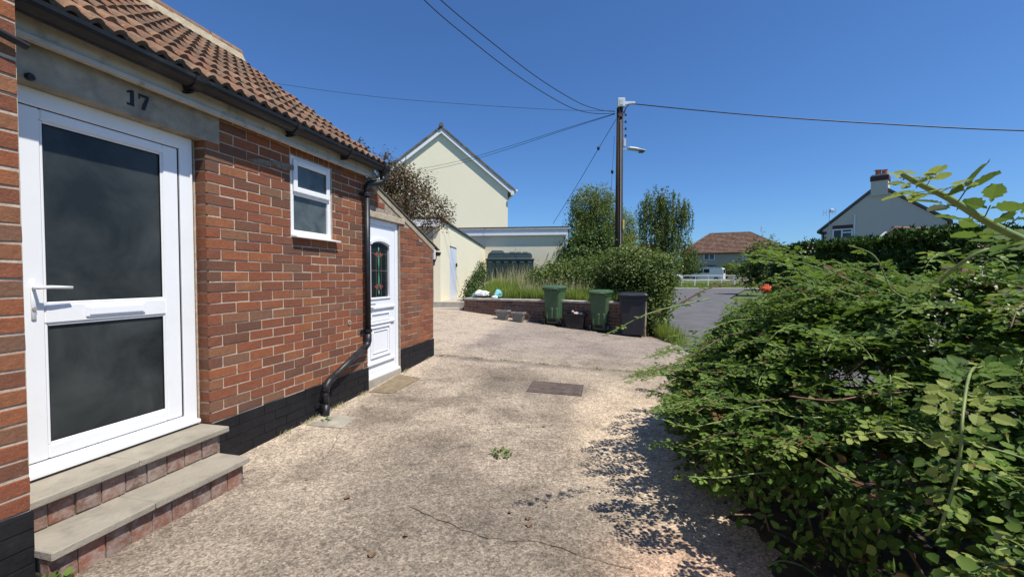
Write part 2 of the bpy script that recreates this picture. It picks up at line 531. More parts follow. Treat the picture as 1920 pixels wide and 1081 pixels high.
def tile_rows(name, stops, row=.33, colw=.3):
    t = NT(name)
    sepn = t.n('ShaderNodeSeparateXYZ'); t.put(sepn.inputs[0], t.pos)
    v = t.noise(2.2, 6, .7)
    c = t.ramp(v, stops)
    w = t.n('ShaderNodeTexVoronoi', feature='F1'); t.put(w.inputs['Vector'], t.pos); w.inputs['Scale'].default_value = 3.2
    sc = t.n('ShaderNodeSeparateColor'); t.put(sc.inputs[0], w.outputs['Color'])
    c = t.mix(1.0, c, t.math('ADD', .7, t.math('MULTIPLY', sc.outputs[0], .6)), 'MULTIPLY')
    return t.done(t.bsdf(c, .9, spec=.2))
m_far_tile = tile_rows('red_brown_far_tiles', [(.3, (.15, .090, .070)), (.55, (.21, .125, .090)), (.72, (.29, .19, .10))])
m_grey_tile = tile_rows('lichened_grey_tiles', [(.3, (.10, .09, .07)), (.6, (.17, .15, .12)), (.75, (.24, .22, .15))])

m_bin_green = plain('green_bin_plastic', (.055, .110, .052), .42, .1, 5, .06, 60, dirt=((.12, .15, .10), 6, .35))
m_bin_black = plain('dark_bin_plastic', (.020, .022, .030), .42, .15, 5, .06, 60, dirt=((.06, .06, .06), 6, .35))
m_rubber = plain('black_rubber', (.012, .012, .012), .7)
m_hub = plain('grey_wheel_hub', (.30, .30, .32), .5)
m_tank = plain('dark_green_tank_plastic', (.013, .032, .036), .45, .15, 3, .05, 30)
m_trough = plain('grey_stone_trough', (.21, .20, .18), .9, .25, 18, .6, 60)
m_drygrass = plain('dry_grass', (.40, .32, .15), .9, .3, 20)
m_bag_white = plain('white_plastic_bag', (.78, .79, .80), .35, .05, 8)
m_bag_teal = plain('teal_plastic_bag', (.22, .55, .60), .35, .15, 10)
m_orange = plain('orange_plastic', (.75, .12, .04), .5, .2, 12)
m_rag = plain('pale_pink_rag', (.50, .38, .34), .8, .2, 12)
m_iron = plain('rusty_cast_iron', (.105, .080, .068), .75, .3, 12, .5, 90, dirt=((.20, .13, .10), 15, .5))
m_wood_pole = None
t = NT('creosoted_pole_wood')
n = t.noise(1.0, 6, .65, 0, t.stretch(26, 26, .8))
c = t.ramp(n, [(.3, (.020, .014, .011)), (.6, (.060, .040, .030)), (.8, (.14, .10, .08))])
m_wood_pole = t.done(t.bsdf(c, .85, t.bump(n, .7, .02), spec=.2))
m_wire = plain('black_cable', (.012, .012, .013), .5)
m_wire_thick = plain('dark_twisted_cable', (.030, .032, .036), .5)
m_box_grey = plain('pale_grey_enamel', (.62, .66, .70), .4, .04)
m_lamp_grey = plain('lamp_housing_grey', (.50, .55, .55), .4, .05)
m_yellow = plain('yellow_label', (.60, .45, .12), .5)
m_porcelain = plain('brown_insulator', (.05, .035, .03), .3)
m_van = plain('white_van_paint', (.80, .81, .82), .25, .02)
m_steel = plain('galvanised_rail', (.62, .63, .62), .5, .08)
m_red_lamp = plain('red_lamp_lens', (.35, .03, .02), .3)
m_cane = plain('green_bramble_cane', (.17, .22, .07), .5, .2, 12)
m_cane_red = plain('reddish_bramble_cane', (.17, .055, .04), .5, .25, 12)
m_cane_dry = plain('dry_brown_cane', (.16, .10, .06), .8, .25, 12)
m_bark = plain('grey_brown_bark', (.10, .08, .06), .9, .3, 20, .6, 40)
m_bark_birch = plain('pale_birch_bark', (.36, .34, .30), .8, .35, 8, .4, 40)
m_blossom = plain('cream_bramble_blossom', (.46, .43, .33), .7, .15, 30)

def leaf_material(name, stops, trans=.3, under=None, rough=.58, spec=.18):
    t = NT(name)
    r = t.rnd()
    c = t.ramp(r, stops)
    c = t.mix(1.0, c, t.ramp(t.noise(1.6, 3), [(.3, .8), (.7, 1.2)]), 'MULTIPLY')
    if under is not None:
        bf = t.n('ShaderNodeNewGeometry').outputs['Backfacing']
        c = t.mix(bf, c, under)
    b = t.bsdf(c, rough, spec=spec)
    tr = t.n('ShaderNodeBsdfTranslucent')
    c2 = t.mix(1.0, c, (1.25, 1.35, .55), 'MULTIPLY')
    t.put(tr.inputs['Color'], c2)
    mx = t.n('ShaderNodeMixShader'); mx.inputs[0].default_value = trans
    t.t.links.new(b.outputs[0], mx.inputs[1]); t.t.links.new(tr.outputs[0], mx.inputs[2])
    return t.done(mx)
m_leaf = leaf_material('bramble_leaf', [(0, (.17, .10, .045)), (.018, (.16, .10, .045)), (.03, (.035, .072, .013)), (.35, (.060, .118, .020)), (.7, (.098, .172, .030)), (.9, (.155, .235, .048)), (1, (.24, .30, .08))], .36, (.13, .19, .065))
m_leaf_tip = leaf_material('young_yellow_green_leaf', [(0, (.20, .27, .06)), (1, (.32, .36, .10))], .38, (.26, .30, .15))
m_leaf_birch = leaf_material('birch_leaf', [(0, (.060, .088, .022)), (.5, (.115, .155, .042)), (1, (.20, .235, .08))], .4)
m_leaf_birch2 = leaf_material('pale_birch_leaf', [(0, (.085, .12, .034)), (.5, (.14, .185, .052)), (1, (.22, .26, .09))], .4)
m_leaf_shrub = leaf_material('shrub_leaf', [(0, (.045, .070, .018)), (.5, (.095, .140, .034)), (.94, (.19, .235, .08)), (1, (.40, .37, .26))], .30)
m_leaf_ivy = leaf_material('dark_climber_leaf', [(0, (.025, .045, .014)), (.6, (.055, .095, .024)), (1, (.13, .19, .05))], .2)
m_leaf_deep = leaf_material('shade_dark_bramble_leaf', [(0, (.030, .026, .014)), (.6, (.026, .038, .013)), (1, (.045, .065, .020))], .12)  # leaf colour darkened to carry the deep shade inside the brambles
m_leaf_purple = leaf_material('purple_brown_leaf', [(0, (.070, .030, .032)), (.4, (.11, .06, .042)), (.7, (.12, .115, .05)), (1, (.20, .15, .10))], .25)
m_conifer = leaf_material('conifer_spray', [(0, (.018, .040, .010)), (.6, (.055, .115, .024)), (1, (.13, .24, .050))], .12, None, .6, .2)
m_grass = leaf_material('long_grass', [(0, (.13, .20, .035)), (.6, (.22, .29, .06)), (1, (.36, .37, .13))], .4, None, .6, .2)
m_straw = leaf_material('seeding_grass', [(0, (.34, .33, .18)), (1, (.52, .47, .32))], .3)
m_weed = leaf_material('small_weed', [(0, (.06, .11, .02)), (1, (.15, .22, .05))], .3)

# ------------------------------------------------------------------ the ground
def pw(x, pts):
    if x <= pts[0][0]: return pts[0][1]
    for (a, b), (c_, d_) in zip(pts, pts[1:]):
        if x <= c_: return lerp(b, d_, (x - a) / (c_ - a))
    return pts[-1][1]
def drive_z(x, y):
    a = pw(y, [(3.0, 0.0), (4.7, .048), (6.3, .135), (11.5, .39), (14, .45)])
    b = pw(y, [(2.5, -.006), (6, -.028), (9.6, -.076), (14, -.085)])
    return a + b * (x + 1.3)
def ground_z(x, y):
    """rough ground under everything"""
    near = -.22
    far = pw(y, [(50, -.20), (56, .35), (66, .95), (90, 1.2)])
    z = near if y < 50 else far
    return z

def sheet(name, xs, ys, zf, m, kind='structure', parent=None):
    nx, ny = len(xs), len(ys)
    V = [(x, y, zf(x, y)) for y in ys for x in xs]
    F = [(j * nx + i, j * nx + i + 1, (j + 1) * nx + i + 1, (j + 1) * nx + i) for j in range(ny - 1) for i in range(nx - 1)]
    o = np_mesh(name, V, F, m, smooth=True)
    return tag(o, kind=kind)

gx = [-900, -300, -100, -40, -20, -8, 0, 8, 20, 40, 100, 300, 900]
gy = [-300, -100, -20, 0, 20, 40, 50, 52, 56, 60, 66, 80, 120, 300, 900, 1500]
sheet('ground', gx, gy, ground_z, m_grass_ground)

# road beyond the driveway edge
def strip(name, pts_l, pts_r, m, z, n=24):
    V, F = [], []
    for (l, r_) in zip(pts_l, pts_r):
        V += [(l[0], l[1], z(l)), (r_[0], r_[1], z(r_))]
    for i in range(len(pts_l) - 1):
        F.append((2 * i, 2 * i + 1, 2 * i + 3, 2 * i + 2))
    o = np_mesh(name, V, F, m)
    return tag(o, kind='structure')
strip('road', [(.8, -12), (1.3, 0), (2.06, 3), (2.86, 6.3), (3.4, 9), (4.5, 12), (10.5, 28), (17.5, 47), (14, 51.2)],
      [(6.0, -12), (6.0, 0), (6.1, 3), (6.3, 6.3), (6.6, 9), (7.8, 12), (14.5, 28), (26, 47), (34, 51.2)], m_road, lambda p: -.10)

# driveway slabs with the weedy joint between them
def joint_y(x): return 6.42 - .245 * (x + 1.2)
def edge_x(y): return pw(y, [(-3, .1), (0, 1.25), (3, 2.04), (6.3, 2.84), (9.2, 3.44), (9.9, 3.55)])
def slab(name, ya, yb, label, n=46):
    V, F = [], []
    nx = 40
    for j in range(n + 1):
        for i in range(nx + 1):
            u, v = i / nx, j / n
            x = lerp(-8.5, 3.6, u)
            y = lerp(ya(x), yb(x), v)
            x = min(x, edge_x(y)) if u < 1 else edge_x(y)
            V.append((x, y, drive_z(x, y)))
    for j in range(n):
        for i in range(nx):
            a = j * (nx + 1) + i
            F.append((a, a + 1, a + nx + 2, a + nx + 1))
    # skirt, so that the slab has thickness at the joint and at the road edge
    ring = [i for i in range(nx + 1)] + [j * (nx + 1) + nx for j in range(1, n + 1)] + [n * (nx + 1) + i for i in range(nx - 1, -1, -1)] + [j * (nx + 1) for j in range(n - 1, 0, -1)]
    b = len(V)
    for k in ring: V.append((V[k][0], V[k][1], V[k][2] - .12))
    for k in range(len(ring)):
        k2 = (k + 1) % len(ring)
        F.append((ring[k2], ring[k], b + k, b + k2))
    o = np_mesh(name, V, F, m_drive)
    tag(o, label, kind='structure')
    return o
slab('driveway', lambda x: -6.0, lambda x: joint_y(x) - .007, 'near slab of worn exposed aggregate concrete driveway')
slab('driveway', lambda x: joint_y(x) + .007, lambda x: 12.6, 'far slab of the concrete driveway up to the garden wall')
tag(strip('soil_bed', [(-8.4, joint_y(-8.4) - .05), (2.3, joint_y(2.3) - .05)], [(-8.4, joint_y(-8.4) + .05), (2.5, joint_y(2.5) + .05)], m_soil, lambda p: drive_z(p[0], p[1]) - .10), kind='structure')
# verge under the brambles and beyond the driveway edge
V, F = [], []
_ys = [-2, 0, .8] + [1.0 + .1 * i for i in range(41)]
for _y in _ys:
    _x0 = 1.17 + .25 * max(0, min(1, _y - 2)) + .55 * max(0, _y - 3.0)
    for _k in range(5):
        _x = lerp(_x0 + .07 * math.sin(_y * 13) + .05 * math.sin(_y * 29 + 1), 4.8, (_k / 4) ** 2)
        V.append((_x, _y, drive_z(min(_x, 1.9), _y) - .006 + min(_k, 1) * .025))
for _j in range(len(_ys) - 1):
    for _k in range(4):
        _a = _j * 5 + _k
        F.append((_a, _a + 1, _a + 6, _a + 5))
tag(np_mesh('verge', V, F, m_soil), kind='structure')

# cracks: narrow, irregular grooves filled with dark grit
def crack(pts, w=.005, seed=0):
    rr = random.Random(seed)
    mb = MB()
    P = []
    for (a, b) in zip(pts, pts[1:]):
        n = max(2, int(math.dist(a, b) / .05))
        for i in range(n):
            q = i / n
            P.append((lerp(a[0], b[0], q) + rr.uniform(-.013, .013), lerp(a[1], b[1], q) + rr.uniform(-.013, .013)))
    for (a, b) in zip(P, P[1:]):
        d = Vector((b[0] - a[0], b[1] - a[1])).normalized()
        nx_, ny_ = -d.y, d.x
        w0, w1 = w * rr.uniform(.3, 1.1), w * rr.uniform(.3, 1.1)
        q = [(a[0] - nx_ * w0, a[1] - ny_ * w0), (b[0] - nx_ * w1, b[1] - ny_ * w1), (b[0] + nx_ * w1, b[1] + ny_ * w1), (a[0] + nx_ * w0, a[1] + ny_ * w0)]
        mb.add([(x, y, drive_z(x, y) + .0035) for (x, y) in q], [(0, 1, 2, 3)])
    return tag(mb.build('driveway_crack', m_soil), kind='structure')
# ------------------------------------------------------------------ brick laying
def make_unit_brick(seed):
    rr = random.Random(seed)
    mb = MB()
    mb.bbox(-.5, .5, -.5, .5, -.5, .5, .03)
    v = []
    for p in mb.v:
        v.append((p[0] + rr.uniform(-.008, .008), p[1] + rr.uniform(-.02, .02), p[2] + rr.uniform(-.03, .03)))
    me = bpy.data.meshes.new('brick')
    # chamfer is in unit space: squeeze it along the brick's length so that it stays even
    vv = []
    for p in v:
        x = p[0]
        x = math.copysign(.5 - (.5 - abs(x)) * .35, x)
        vv.append((x, p[1], p[2]))
    me.from_pydata(vv, [], mb.f)
    return me
UNIT = [make_unit_brick(i) for i in range(8)]
BRICK_CACHE = {}
def unit_for(m, i):
    k = (m.name, i)
    if k not in BRICK_CACHE:
        me = UNIT[i].copy(); me.name = 'brick'; me.materials.append(m)
        BRICK_CACHE[k] = me
    return BRICK_CACHE[k]

def lay(regions, d_face, parent, m, course=.075, length=.225, joint=.0096, depth=.09, z0=0.0, s0=0.0, holes=(), keep=None, half=True, limit=300,
        split=None, axis='s', jit=.0015, seed=1, bond='stretcher'):
    """bricks in running bond on the face d = d_face of a wall drawn in (s, z); openings are left out"""
    rr = random.Random(seed)
    out = []
    (sa, sb, za, zb) = regions
    row0 = int(math.floor((za - z0) / course + 1e-6))
    row1 = int(math.ceil((zb - z0) / course - 1e-6))
    for row in range(row0, row1):
        zl, zh = max(za, z0 + row * course), min(zb, z0 + (row + 1) * course)
        if zh - zl < .02: continue
        off = (row % 2) * length / 2
        k0 = int(math.floor((sa - s0 - off) / length)) - 1
        s = s0 + off + k0 * length
        while s < sb:
            segs = [(max(s, sa), min(s + length, sb))]
            for (ha, hb, hza, hzb) in holes:
                if zl < hzb - .012 and zh > hza + .012:
                    ns = []
                    for (a, b) in segs:
                        if b <= ha or a >= hb: ns.append((a, b))
                        else:
                            if a < ha: ns.append((a, ha))
                            if b > hb: ns.append((hb, b))
                    segs = ns
            for (a, b) in segs:
                if b - a < .035: continue
                if keep is not None and not keep(a, b, zl, zh): continue
                out.append(((a + b) / 2, (zl + zh) / 2 + joint * .1, b - a - joint, zh - zl - joint))
            s += length
    return place_bricks(out, d_face, parent, m, depth, limit, rr, jit)

def place_bricks(out, d_face, parent, m, depth=.09, limit=300, rr=random, jit=.0015, world=None, name='brick'):
    """each brick an object; those beyond the limit go into one joined part"""
    base = BASE[parent.name]
    rootrot = ANG
    def wpos(b):
        return W(b[0], d_face, b[1])
    sc = []
    for b in out:
        p = wpos(b) if world is None else world(b)
        q = pix(p)
        if q is None or not (-60 < q[0] < 1980 and -60 < q[1] < 1140): sc.append(1e9)
        else: sc.append(p[1])
    order = sorted(range(len(out)), key=lambda i: sc[i])
    rest = []
    for n_, i in enumerate(order):
        b = out[i]
        proud = rr.uniform(-jit, jit)
        cen = Vector((b[0], d_face + depth / 2 + proud, b[1]))
        if n_ < limit and sc[i] < 1e8:
            o = bpy.data.objects.new(name, unit_for(m, rr.randrange(8)))
            C.objects.link(o)
            o.parent = parent
            o.location = cen - base
            o.scale = (b[2] + rr.uniform(-.004, .003), depth, b[3] + rr.uniform(-.0035, .002))
            o.rotation_euler = (0, rr.uniform(-.011, .011), rr.uniform(-.006, .006))
        else:
            rest.append((cen, b[2], b[3]))
    if rest:
        mb = MB()
        for (cen, w, h) in rest:
            mb.rv = rr.uniform(.01, .99)
            mb.box(cen.x - w / 2, cen.x + w / 2, cen.y - depth / 2, cen.y + depth / 2, cen.z - h / 2, cen.z + h / 2)
        o = mb.build('brickwork', m, parent)
        tag(o, kind='stuff')
    return len(out)

# ------------------------------------------------------------------ the brick house
D = 2.694                          # face of the long wall
house = root('brick_house', (3.0, D, 0), 'red brick bungalow with black plinth and number 17 above its door, left of driveway', 'house', rot=ANG, world=W(3.0, D, 0))
S_ARR = 2.262                      # right side of the front door opening
S_END = 4.15                       # end of the main range; the lean-to goes on
S_LT = 5.88
D_PIER = 2.396
S_PIER = 1.212
def verge_z(s): return 2.42 - .363 * (s - 4.16)

ZP = .314                          # top of the black plinth
win = (3.035, 3.562, 1.682, 2.362)
def px_s_early(x, y):
    u = (x - 960) / FPX; v = -(y - 540.5) / FPX
    r_ = (u, _c + v * _s, v * _c - _s)
    k = -D / (r_[0] * TY - r_[1] * TX)
    return r_[0] * k * TX + r_[1] * k * TY, EYE + r_[2] * k
# wall core (mortar) with its openings
mb = MB()
mr = .0045
def wallbox(s0, s1, z0, z1, d0=D + mr, d1=D + .28): mb.box(s0, s1, d0, d1, z0, z1)
wallbox(S_ARR + .022, win[0], -.15, 2.56)
mb.box(S_ARR + .009, S_ARR + .0215, D + .012, D + .085, ZP, 2.24)
wallbox(win[0], win[1], -.15, win[2])
wallbox(win[0], win[1], win[3], 2.56)
wallbox(win[1], S_END + .0, -.15, 2.56)
mb.box(1.0, S_ARR + .021, D + .09, D + .28, 2.25, 2.56)
wall = mb.build('wall', m_mortar, house)
lay((S_ARR, S_END, ZP, 2.56), D, wall, m_brick, z0=ZP - .003, s0=S_ARR, holes=[(win[0] - .004, win[1] + .004, win[2] - .022, win[3] + .076), (0, 2.376, 2.262, 2.6), (3.96, 4.1, 2.5, 2.6)], limit=300, seed=3)
# header course over the window
place_bricks([(win[0] + .035 + i * .0705, win[3] + .038, .060, .066) for i in range(8)], D, wall, m_brick, limit=20, rr=random.Random(5))
# reveal bricks of the door opening (their ends)
mb = MB(); mb.box(S_ARR - .006, S_ARR + .020, D + .0905, D + .2, ZP, 2.24)
mb.build('reveal', m_mortar, wall)
rr = random.Random(12)
a = px_s_early(462, 300); b = px_s_early(560, 316)
mb = MB()
P = [(lerp(a[0], b[0], q_), lerp(a[1], b[1], q_) + w_) for q_, w_ in ((0, .008), (.2, .026), (.42, .018), (.6, .034), (.85, .020), (1, .004), (.86, -.02), (.7, -.034), (.5, -.012), (.3, -.020), (.12, -.008))]
mb.prism(P[::-1], D - .0055, D + .002)
mb.build('cement_smear', m_step_mortar, wall)
a = px_s_early(655, 604)
mb = MB(); mb.tube([(a[0], D + .002, a[1]), (a[0], D - .006, a[1])], .026, 14); mb.build('filler_patch', m_ridge_mortar, wall)
mb = MB(); mb.tube([(a[0], D - .0055, a[1]), (a[0], D - .0075, a[1])], .009, 10); mb.build('plugged_hole', m_rubber, wall)
# gable end above the lean-to
mb = MB()
mb.prism([(D + .28, -.15), (6.55, -.15), (6.55, 2.56), (4.62, 3.98), (D + .02, 2.56), (D + .28, 2.56)], S_END - .28, S_END - .002, 'x')
mb.build('gable_wall', m_mortar_dark, house)
mb = MB(); mb.box(-3.5, S_END - .28, 6.3, 6.55, -.15, 2.56); mb.build('rear_wall', m_mortar_dark, house)

# lean-to side wall
mb = MB()
d2 = (4.16, 4.885, .10, 1.992)
def vz(s): return verge_z(s) - .03
mb.prism([(S_END, 2.055), (5.0, 2.055), (5.0, vz(5.0)), (S_END, vz(S_END))], D + mr, D + .2)
mb.prism([(d2[1], -.15), (S_LT - .004, -.15), (S_LT - .004, vz(S_LT)), (5.0, vz(5.0)), (5.0, 2.055), (d2[1], 2.055)], D + mr, D + .2)
mb.box(S_LT - .2, S_LT - .002, D + .2, 4.6, -.15, 1.75)
lwall = mb.build('lean_to_wall', m_mortar_dark, house)
lay((S_END, S_LT, ZP + .06, 2.5), D, lwall, m_brick, z0=ZP + .006, s0=S_LT, holes=[(d2[0] - .1, d2[1] + .003, -1, 1.995), (d2[0] - .1, 5.0, 2.046, 2.068)],
    keep=lambda a, b, zl, zh: zh < verge_z(b) - .055 or (zh < verge_z((a + b) / 2) - .05), limit=300, seed=8, length=.225)
# mortar fillet under the verge
mb = MB()
mb.prism([(S_END + .03, verge_z(S_END) - .075), (S_END + .03, verge_z(S_END) - .005), (S_LT + .05, verge_z(S_LT + .05) - .005), (S_LT + .02, verge_z(S_LT) - .085)], D - .004, D + .05)
mb.build('verge_mortar', m_ridge_mortar, lwall, jitter=.003)

# black painted plinth
mb = MB()
mb.box(S_ARR - .06, S_END, D - .006, D + .05, -.15, ZP - .002)
mb.box(S_ARR - .06, S_END, D - .018, D - .0065, -.15, -.03)
plinth = mb.build('plinth', m_black_paint, house)
lay((S_ARR - .05, S_END, -.06, ZP - .001), D - .0095, plinth, m_black_paint, z0=ZP - .375, s0=S_ARR, depth=.02, joint=.006, limit=80, seed=11)
mb = MB(); mb.box(d2[1] + .002, S_LT, D - .006, D + .05, -.15, ZP + .075)
pl2 = mb.build('plinth', m_black_paint, house)
lay((d2[1] + .002, S_LT, .0, ZP + .072), D - .0095, pl2, m_black_paint, z0=ZP - .303, s0=S_LT, depth=.02, joint=.006, limit=60, seed=12)

# the projecting bay at the left edge of the picture
mb = MB()
mb.box(-3.5, S_PIER - .004, D_PIER + mr, D_PIER + .5, -.15, 4.9)
mb.box(-3.5, -3.2, D_PIER + .5, 6.5, -.15, 4.9)
bay = mb.build('bay_wall', m_mortar, house)
lay((-1.2, S_PIER, ZP + .02, 3.4), D_PIER, bay, m_brick, z0=ZP + .02, s0=S_PIER, limit=130, seed=21, joint=.012)
mb = MB(); mb.box(-3.5, S_PIER, D_PIER - .006, D_PIER + .3, -.15, ZP + .02)
pl3 = mb.build('plinth', m_black_paint, house)
lay((-.4, S_PIER, -.06, ZP + .02), D_PIER - .0095, pl3, m_black_paint, z0=ZP - .355, s0=S_PIER, depth=.02, joint=.007, limit=60, seed=22)
mb = MB()
mb.prism([(D_PIER - .25, 4.85), (D_PIER + 2.2, 6.35), (6.7, 4.85), (6.7, 4.75), (D_PIER - .25, 4.75)], -3.6, S_PIER + .1, 'x')
mb.build('upper_roof', m_tile, house)

# concrete lintel over the front door, with the painted number
mb = MB(); mb.bbox(S_PIER + .01, 2.374, D - .008, D + .12, 2.238, 2.46, .004)
lintel = mb.build('lintel', m_concrete_old, house)
def digit(polys, s0, z0, w, h, slant=0):
    mb = MB()
    for P in polys:
        mb.prism([(s0 + p[0] * w, z0 + p[1] * h) for p in P], D - .0105, D - .0075)
    return mb
one = [[(.36, 0), (.70, 0), (.70, 1), (.44, 1), (.36, .93)], [(.08, 0), (.34, 0), (.34, .13), (.08, .13)], [(.10, .74), (.34, .80), (.34, .97), (.10, .86)]]
seven = [[(.05, .82), (1, .82), (1, 1), (.05, 1)], [(.30, 0), (.60, 0), (1, .80), (.70, .80), (.42, .38)], [(.05, .66), (.18, .66), (.18, .80), (.05, .80)]]
def px_s(x, y):
    u = (x - 960) / FPX; v = -(y - 540.5) / FPX
    r_ = (u, _c + v * _s, v * _c - _s)
    k = -D / (r_[0] * TY - r_[1] * TX)
    return r_[0] * k * TX + r_[1] * k * TY, EYE + r_[2] * k
sa, za = px_s(234, 202); sb, zb = px_s(255, 168)
digit(one, sa, 2.292, .060, .088).build('number_one', m_black_letter, lintel)
sa, za = px_s(257, 208)
digit(seven, sa, 2.290, .058, .088).build('number_seven', m_black_letter, lintel)
mb = MB(); mb.mat(m_black_plastic)
q = px_s(52, 145)
mb.tube([(q[0], D - .008, q[1]), (q[0], D - .02, q[1]), (q[0], D - .026, q[1])], [.018, .018, .012], 10)
mb.build('bell_cap', m_black_plastic, house)

# fascia and gutter
mb = MB()
mb.bbox(S_PIER + .02, S_END + .06, D - .065, D - .040, 2.408, 2.60, .003)
mb.box(S_PIER + .02, S_END + .06, D - .040, D + .05, 2.44, 2.455)
mb.box(S_PIER + .02, S_END + .055, D - .076, D - .065, 2.408, 2.432)
fas = mb.build('fascia', m_fascia, house)
GD, GZ, GR = D - .142, 2.548, .064
def half_round(mb, s0, s1, r_, d, z, seg=10, tk=.004):
    secs = []
    for s in (s0, s1):
        ring = [(s, d + r_ * math.cos(a), z + r_ * math.sin(a)) for a in [math.pi + math.pi * i / seg for i in range(seg + 1)]]
        ring += [(s, d + (r_ - tk) * math.cos(a), z + (r_ - tk) * math.sin(a)) for a in [2 * math.pi - math.pi * i / seg for i in range(seg + 1)]]
        secs.append(ring)
    mb.sm = False
    mb.loft(secs)
mb = MB()
half_round(mb, S_PIER + .01, S_END + .13, GR, GD, GZ)
gut = mb.build('gutter', m_black_plastic, house)
for s in (2.08, 2.92, 3.62):
    mb = MB()
    half_round(mb, s - .03, s + .03, GR + .008, GD, GZ - .002, 8, .010)
    mb.box(s - .012, s + .012, GD + .02, D - .066, GZ - .085, GZ - .075)
    mb.prism([(GD + .06, GZ - .085), (D - .067, GZ - .02), (D - .067, GZ - .04), (GD + .0, GZ - .085)], s - .01, s + .01, 'x')
    mb.build('bracket', m_black_plastic, gut)
mb = MB()
half_round(mb, S_END + .045, S_END + .15, GR + .006, GD, GZ - .002, 8, .012)
mb.tube([(S_END + .10, GD, GZ - .03), (S_END + .10, GD, GZ - .11)], [.05, .036], 12)
mb.box(S_END + .145, S_END + .155, GD - .055, GD + .055, GZ - .055, GZ + .012)
mb.build('outlet', m_black_plastic, gut)

# downpipe (square-ish plastic) with its swan neck
PD = D - .055
pp = [(S_END + .10, GD, GZ - .10), (S_END + .10, GD + .0, GZ - .145), (S_END + .085, GD + .012, GZ - .175), (4.10, PD - .01, 2.335), (4.075, PD, 2.300), (4.072, PD, 2.24)]
mb = MB(); mb.sm = True
mb.tube(pp, .034, 12)
mb.tube([(4.072, PD, 2.26), (4.072, PD, .66)], .031, 12)
mb.tube([(4.072, PD, .70), (4.072, PD, .62), (4.05, PD, .585), (4.00, PD, .555)], .036, 12)
mb.tube([(4.04, PD, .58), (3.42, PD - .01, .345)], .031, 12)
mb.tube([(3.48, PD - .01, .365), (3.405, PD - .01, .335), (3.365, PD - .01, .300), (3.355, PD - .01, .25)], .036, 12)
mb.tube([(3.355, PD - .01, .28), (3.355, PD - .01, .13)], .031, 12)
mb.tube([(3.355, PD - .01, .135), (3.350, PD - .016, -.03)], .034, 12)
dp = mb.build('downpipe', m_black_plastic, house)
for (s, z) in ((4.072, 2.21), (4.072, .735), (3.355, .125)):
    mb = MB()
    mb.tube([(s, PD, z - .018), (s, PD, z + .018)], .041, 12)
    mb.box(s - .075, s + .075, D - .024, D - .012, z - .014, z + .014)
    mb.box(s - .02, s + .02, PD, D - .012, z - .01, z + .01)
    mb.build('clip', m_black_plastic, dp)
# black pipe end passing the corner of the bay
mb = MB()
mb.tube([(.2, D_PIER - .03, 2.42), (1.13, D_PIER - .03, 2.285), (1.225, D_PIER - .028, 2.268)], .016, 8)
mb.box(.9, .93, D_PIER - .03, D_PIER, 2.30, 2.33)
mb.build('overflow_pipe', m_black_plastic, house)
mb = MB()
mb.tube([(.3, D_PIER - .06, 2.60), (1.13, D_PIER - .05, 2.455)], .03, 8)
mb.build('cable_conduit', m_black_plastic, house)
mb = MB(); mb.box(S_PIER - .01, S_PIER + .03, D_PIER - .02, D - .04, 2.47, 2.64)
mb.build('gutter_end_board', m_black_plastic, house)

# front door: white frame, leaf with two panes
FD = 2.776
def ring_frame(mb, s0, s1, z0, z1, w, d0, d1, b=.004, bot=None):
    bot = w if bot is None else bot
    mb.bbox(s0, s0 + w, d0, d1, z0, z1, b)
    mb.bbox(s1 - w, s1, d0, d1, z0, z1, b)
    mb.bbox(s0 + w, s1 - w, d0, d1, z1 - w, z1, b)
    mb.bbox(s0 + w, s1 - w, d0, d1, z0, z0 + bot, b)
mb = MB()
ring_frame(mb, 1.29, 2.236, .345, 2.238, .085, FD - .012, FD + .055, .004, .055)
mb.bbox(1.29, 2.236, FD - .045, FD - .0125, .338, .362, .004)
mb.bbox(S_PIER + .01, 1.29, FD - .012, FD + .055, .345, 2.238, .003)
door = mb.build('front_door', m_pvc, house)
door['label'] = 'white plastic front door with two dark panes'
mb = MB()
s0, s1, z0, z1 = 1.382, 2.144, .405, 2.150
gl, gr = 1.472, 2.052
mb.bbox(s0, gl, FD - .004, FD + .05, z0, z1, .006)
mb.bbox(gr, s1, FD - .004, FD + .05, z0, z1, .006)
mb.bbox(gl, gr, FD - .004, FD + .05, 2.096, z1, .006)
mb.bbox(gl, gr, FD - .004, FD + .05, 1.086, 1.182, .006)
mb.bbox(gl, gr, FD - .004, FD + .05, z0, .474, .006)
for (za, zb) in ((.474, 1.086), (1.182, 2.096)):      # glazing beads
    for q in ((gl, gl + .012, za, zb), (gr - .012, gr, za, zb), (gl + .012, gr - .012, za, za + .012), (gl + .012, gr - .012, zb - .012, zb)):
        mb.bbox(q[0], q[1], FD + .003, FD + .02, q[2], q[3], .003)
mb.build('door_leaf', m_pvc, door)
mb = MB()
for (za, zb) in ((.486, 1.074), (1.194, 2.084)):
    for q in ((gl + .012, gl + .0155, za, zb), (gr - .0155, gr - .012, za, zb), (gl + .0155, gr - .0155, za, za + .0035), (gl + .0155, gr - .0155, zb - .0035, zb)):
        mb.box(q[0], q[1], FD + .006, FD + .0135, q[2], q[3])
mb.box(s0 - .0042, s0 - .0008, FD - .002, FD + .02, .405, 2.150); mb.box(s1 + .0008, s1 + .0042, FD - .002, FD + .02, .405, 2.150); mb.box(s0, s1, FD - .002, FD + .02, 2.1505, 2.1525)
mb.build('gasket', m_rubber, door)
mb = MB(); mb.box(gl + .006, gr - .006, FD + .014, FD + .03, .48, 1.08); mb.build('glass', m_glass_door, door)
mb = MB(); mb.box(gl + .006, gr - .006, FD + .014, FD + .03, 1.188, 2.09); mb.build('glass', m_glass_door, door)
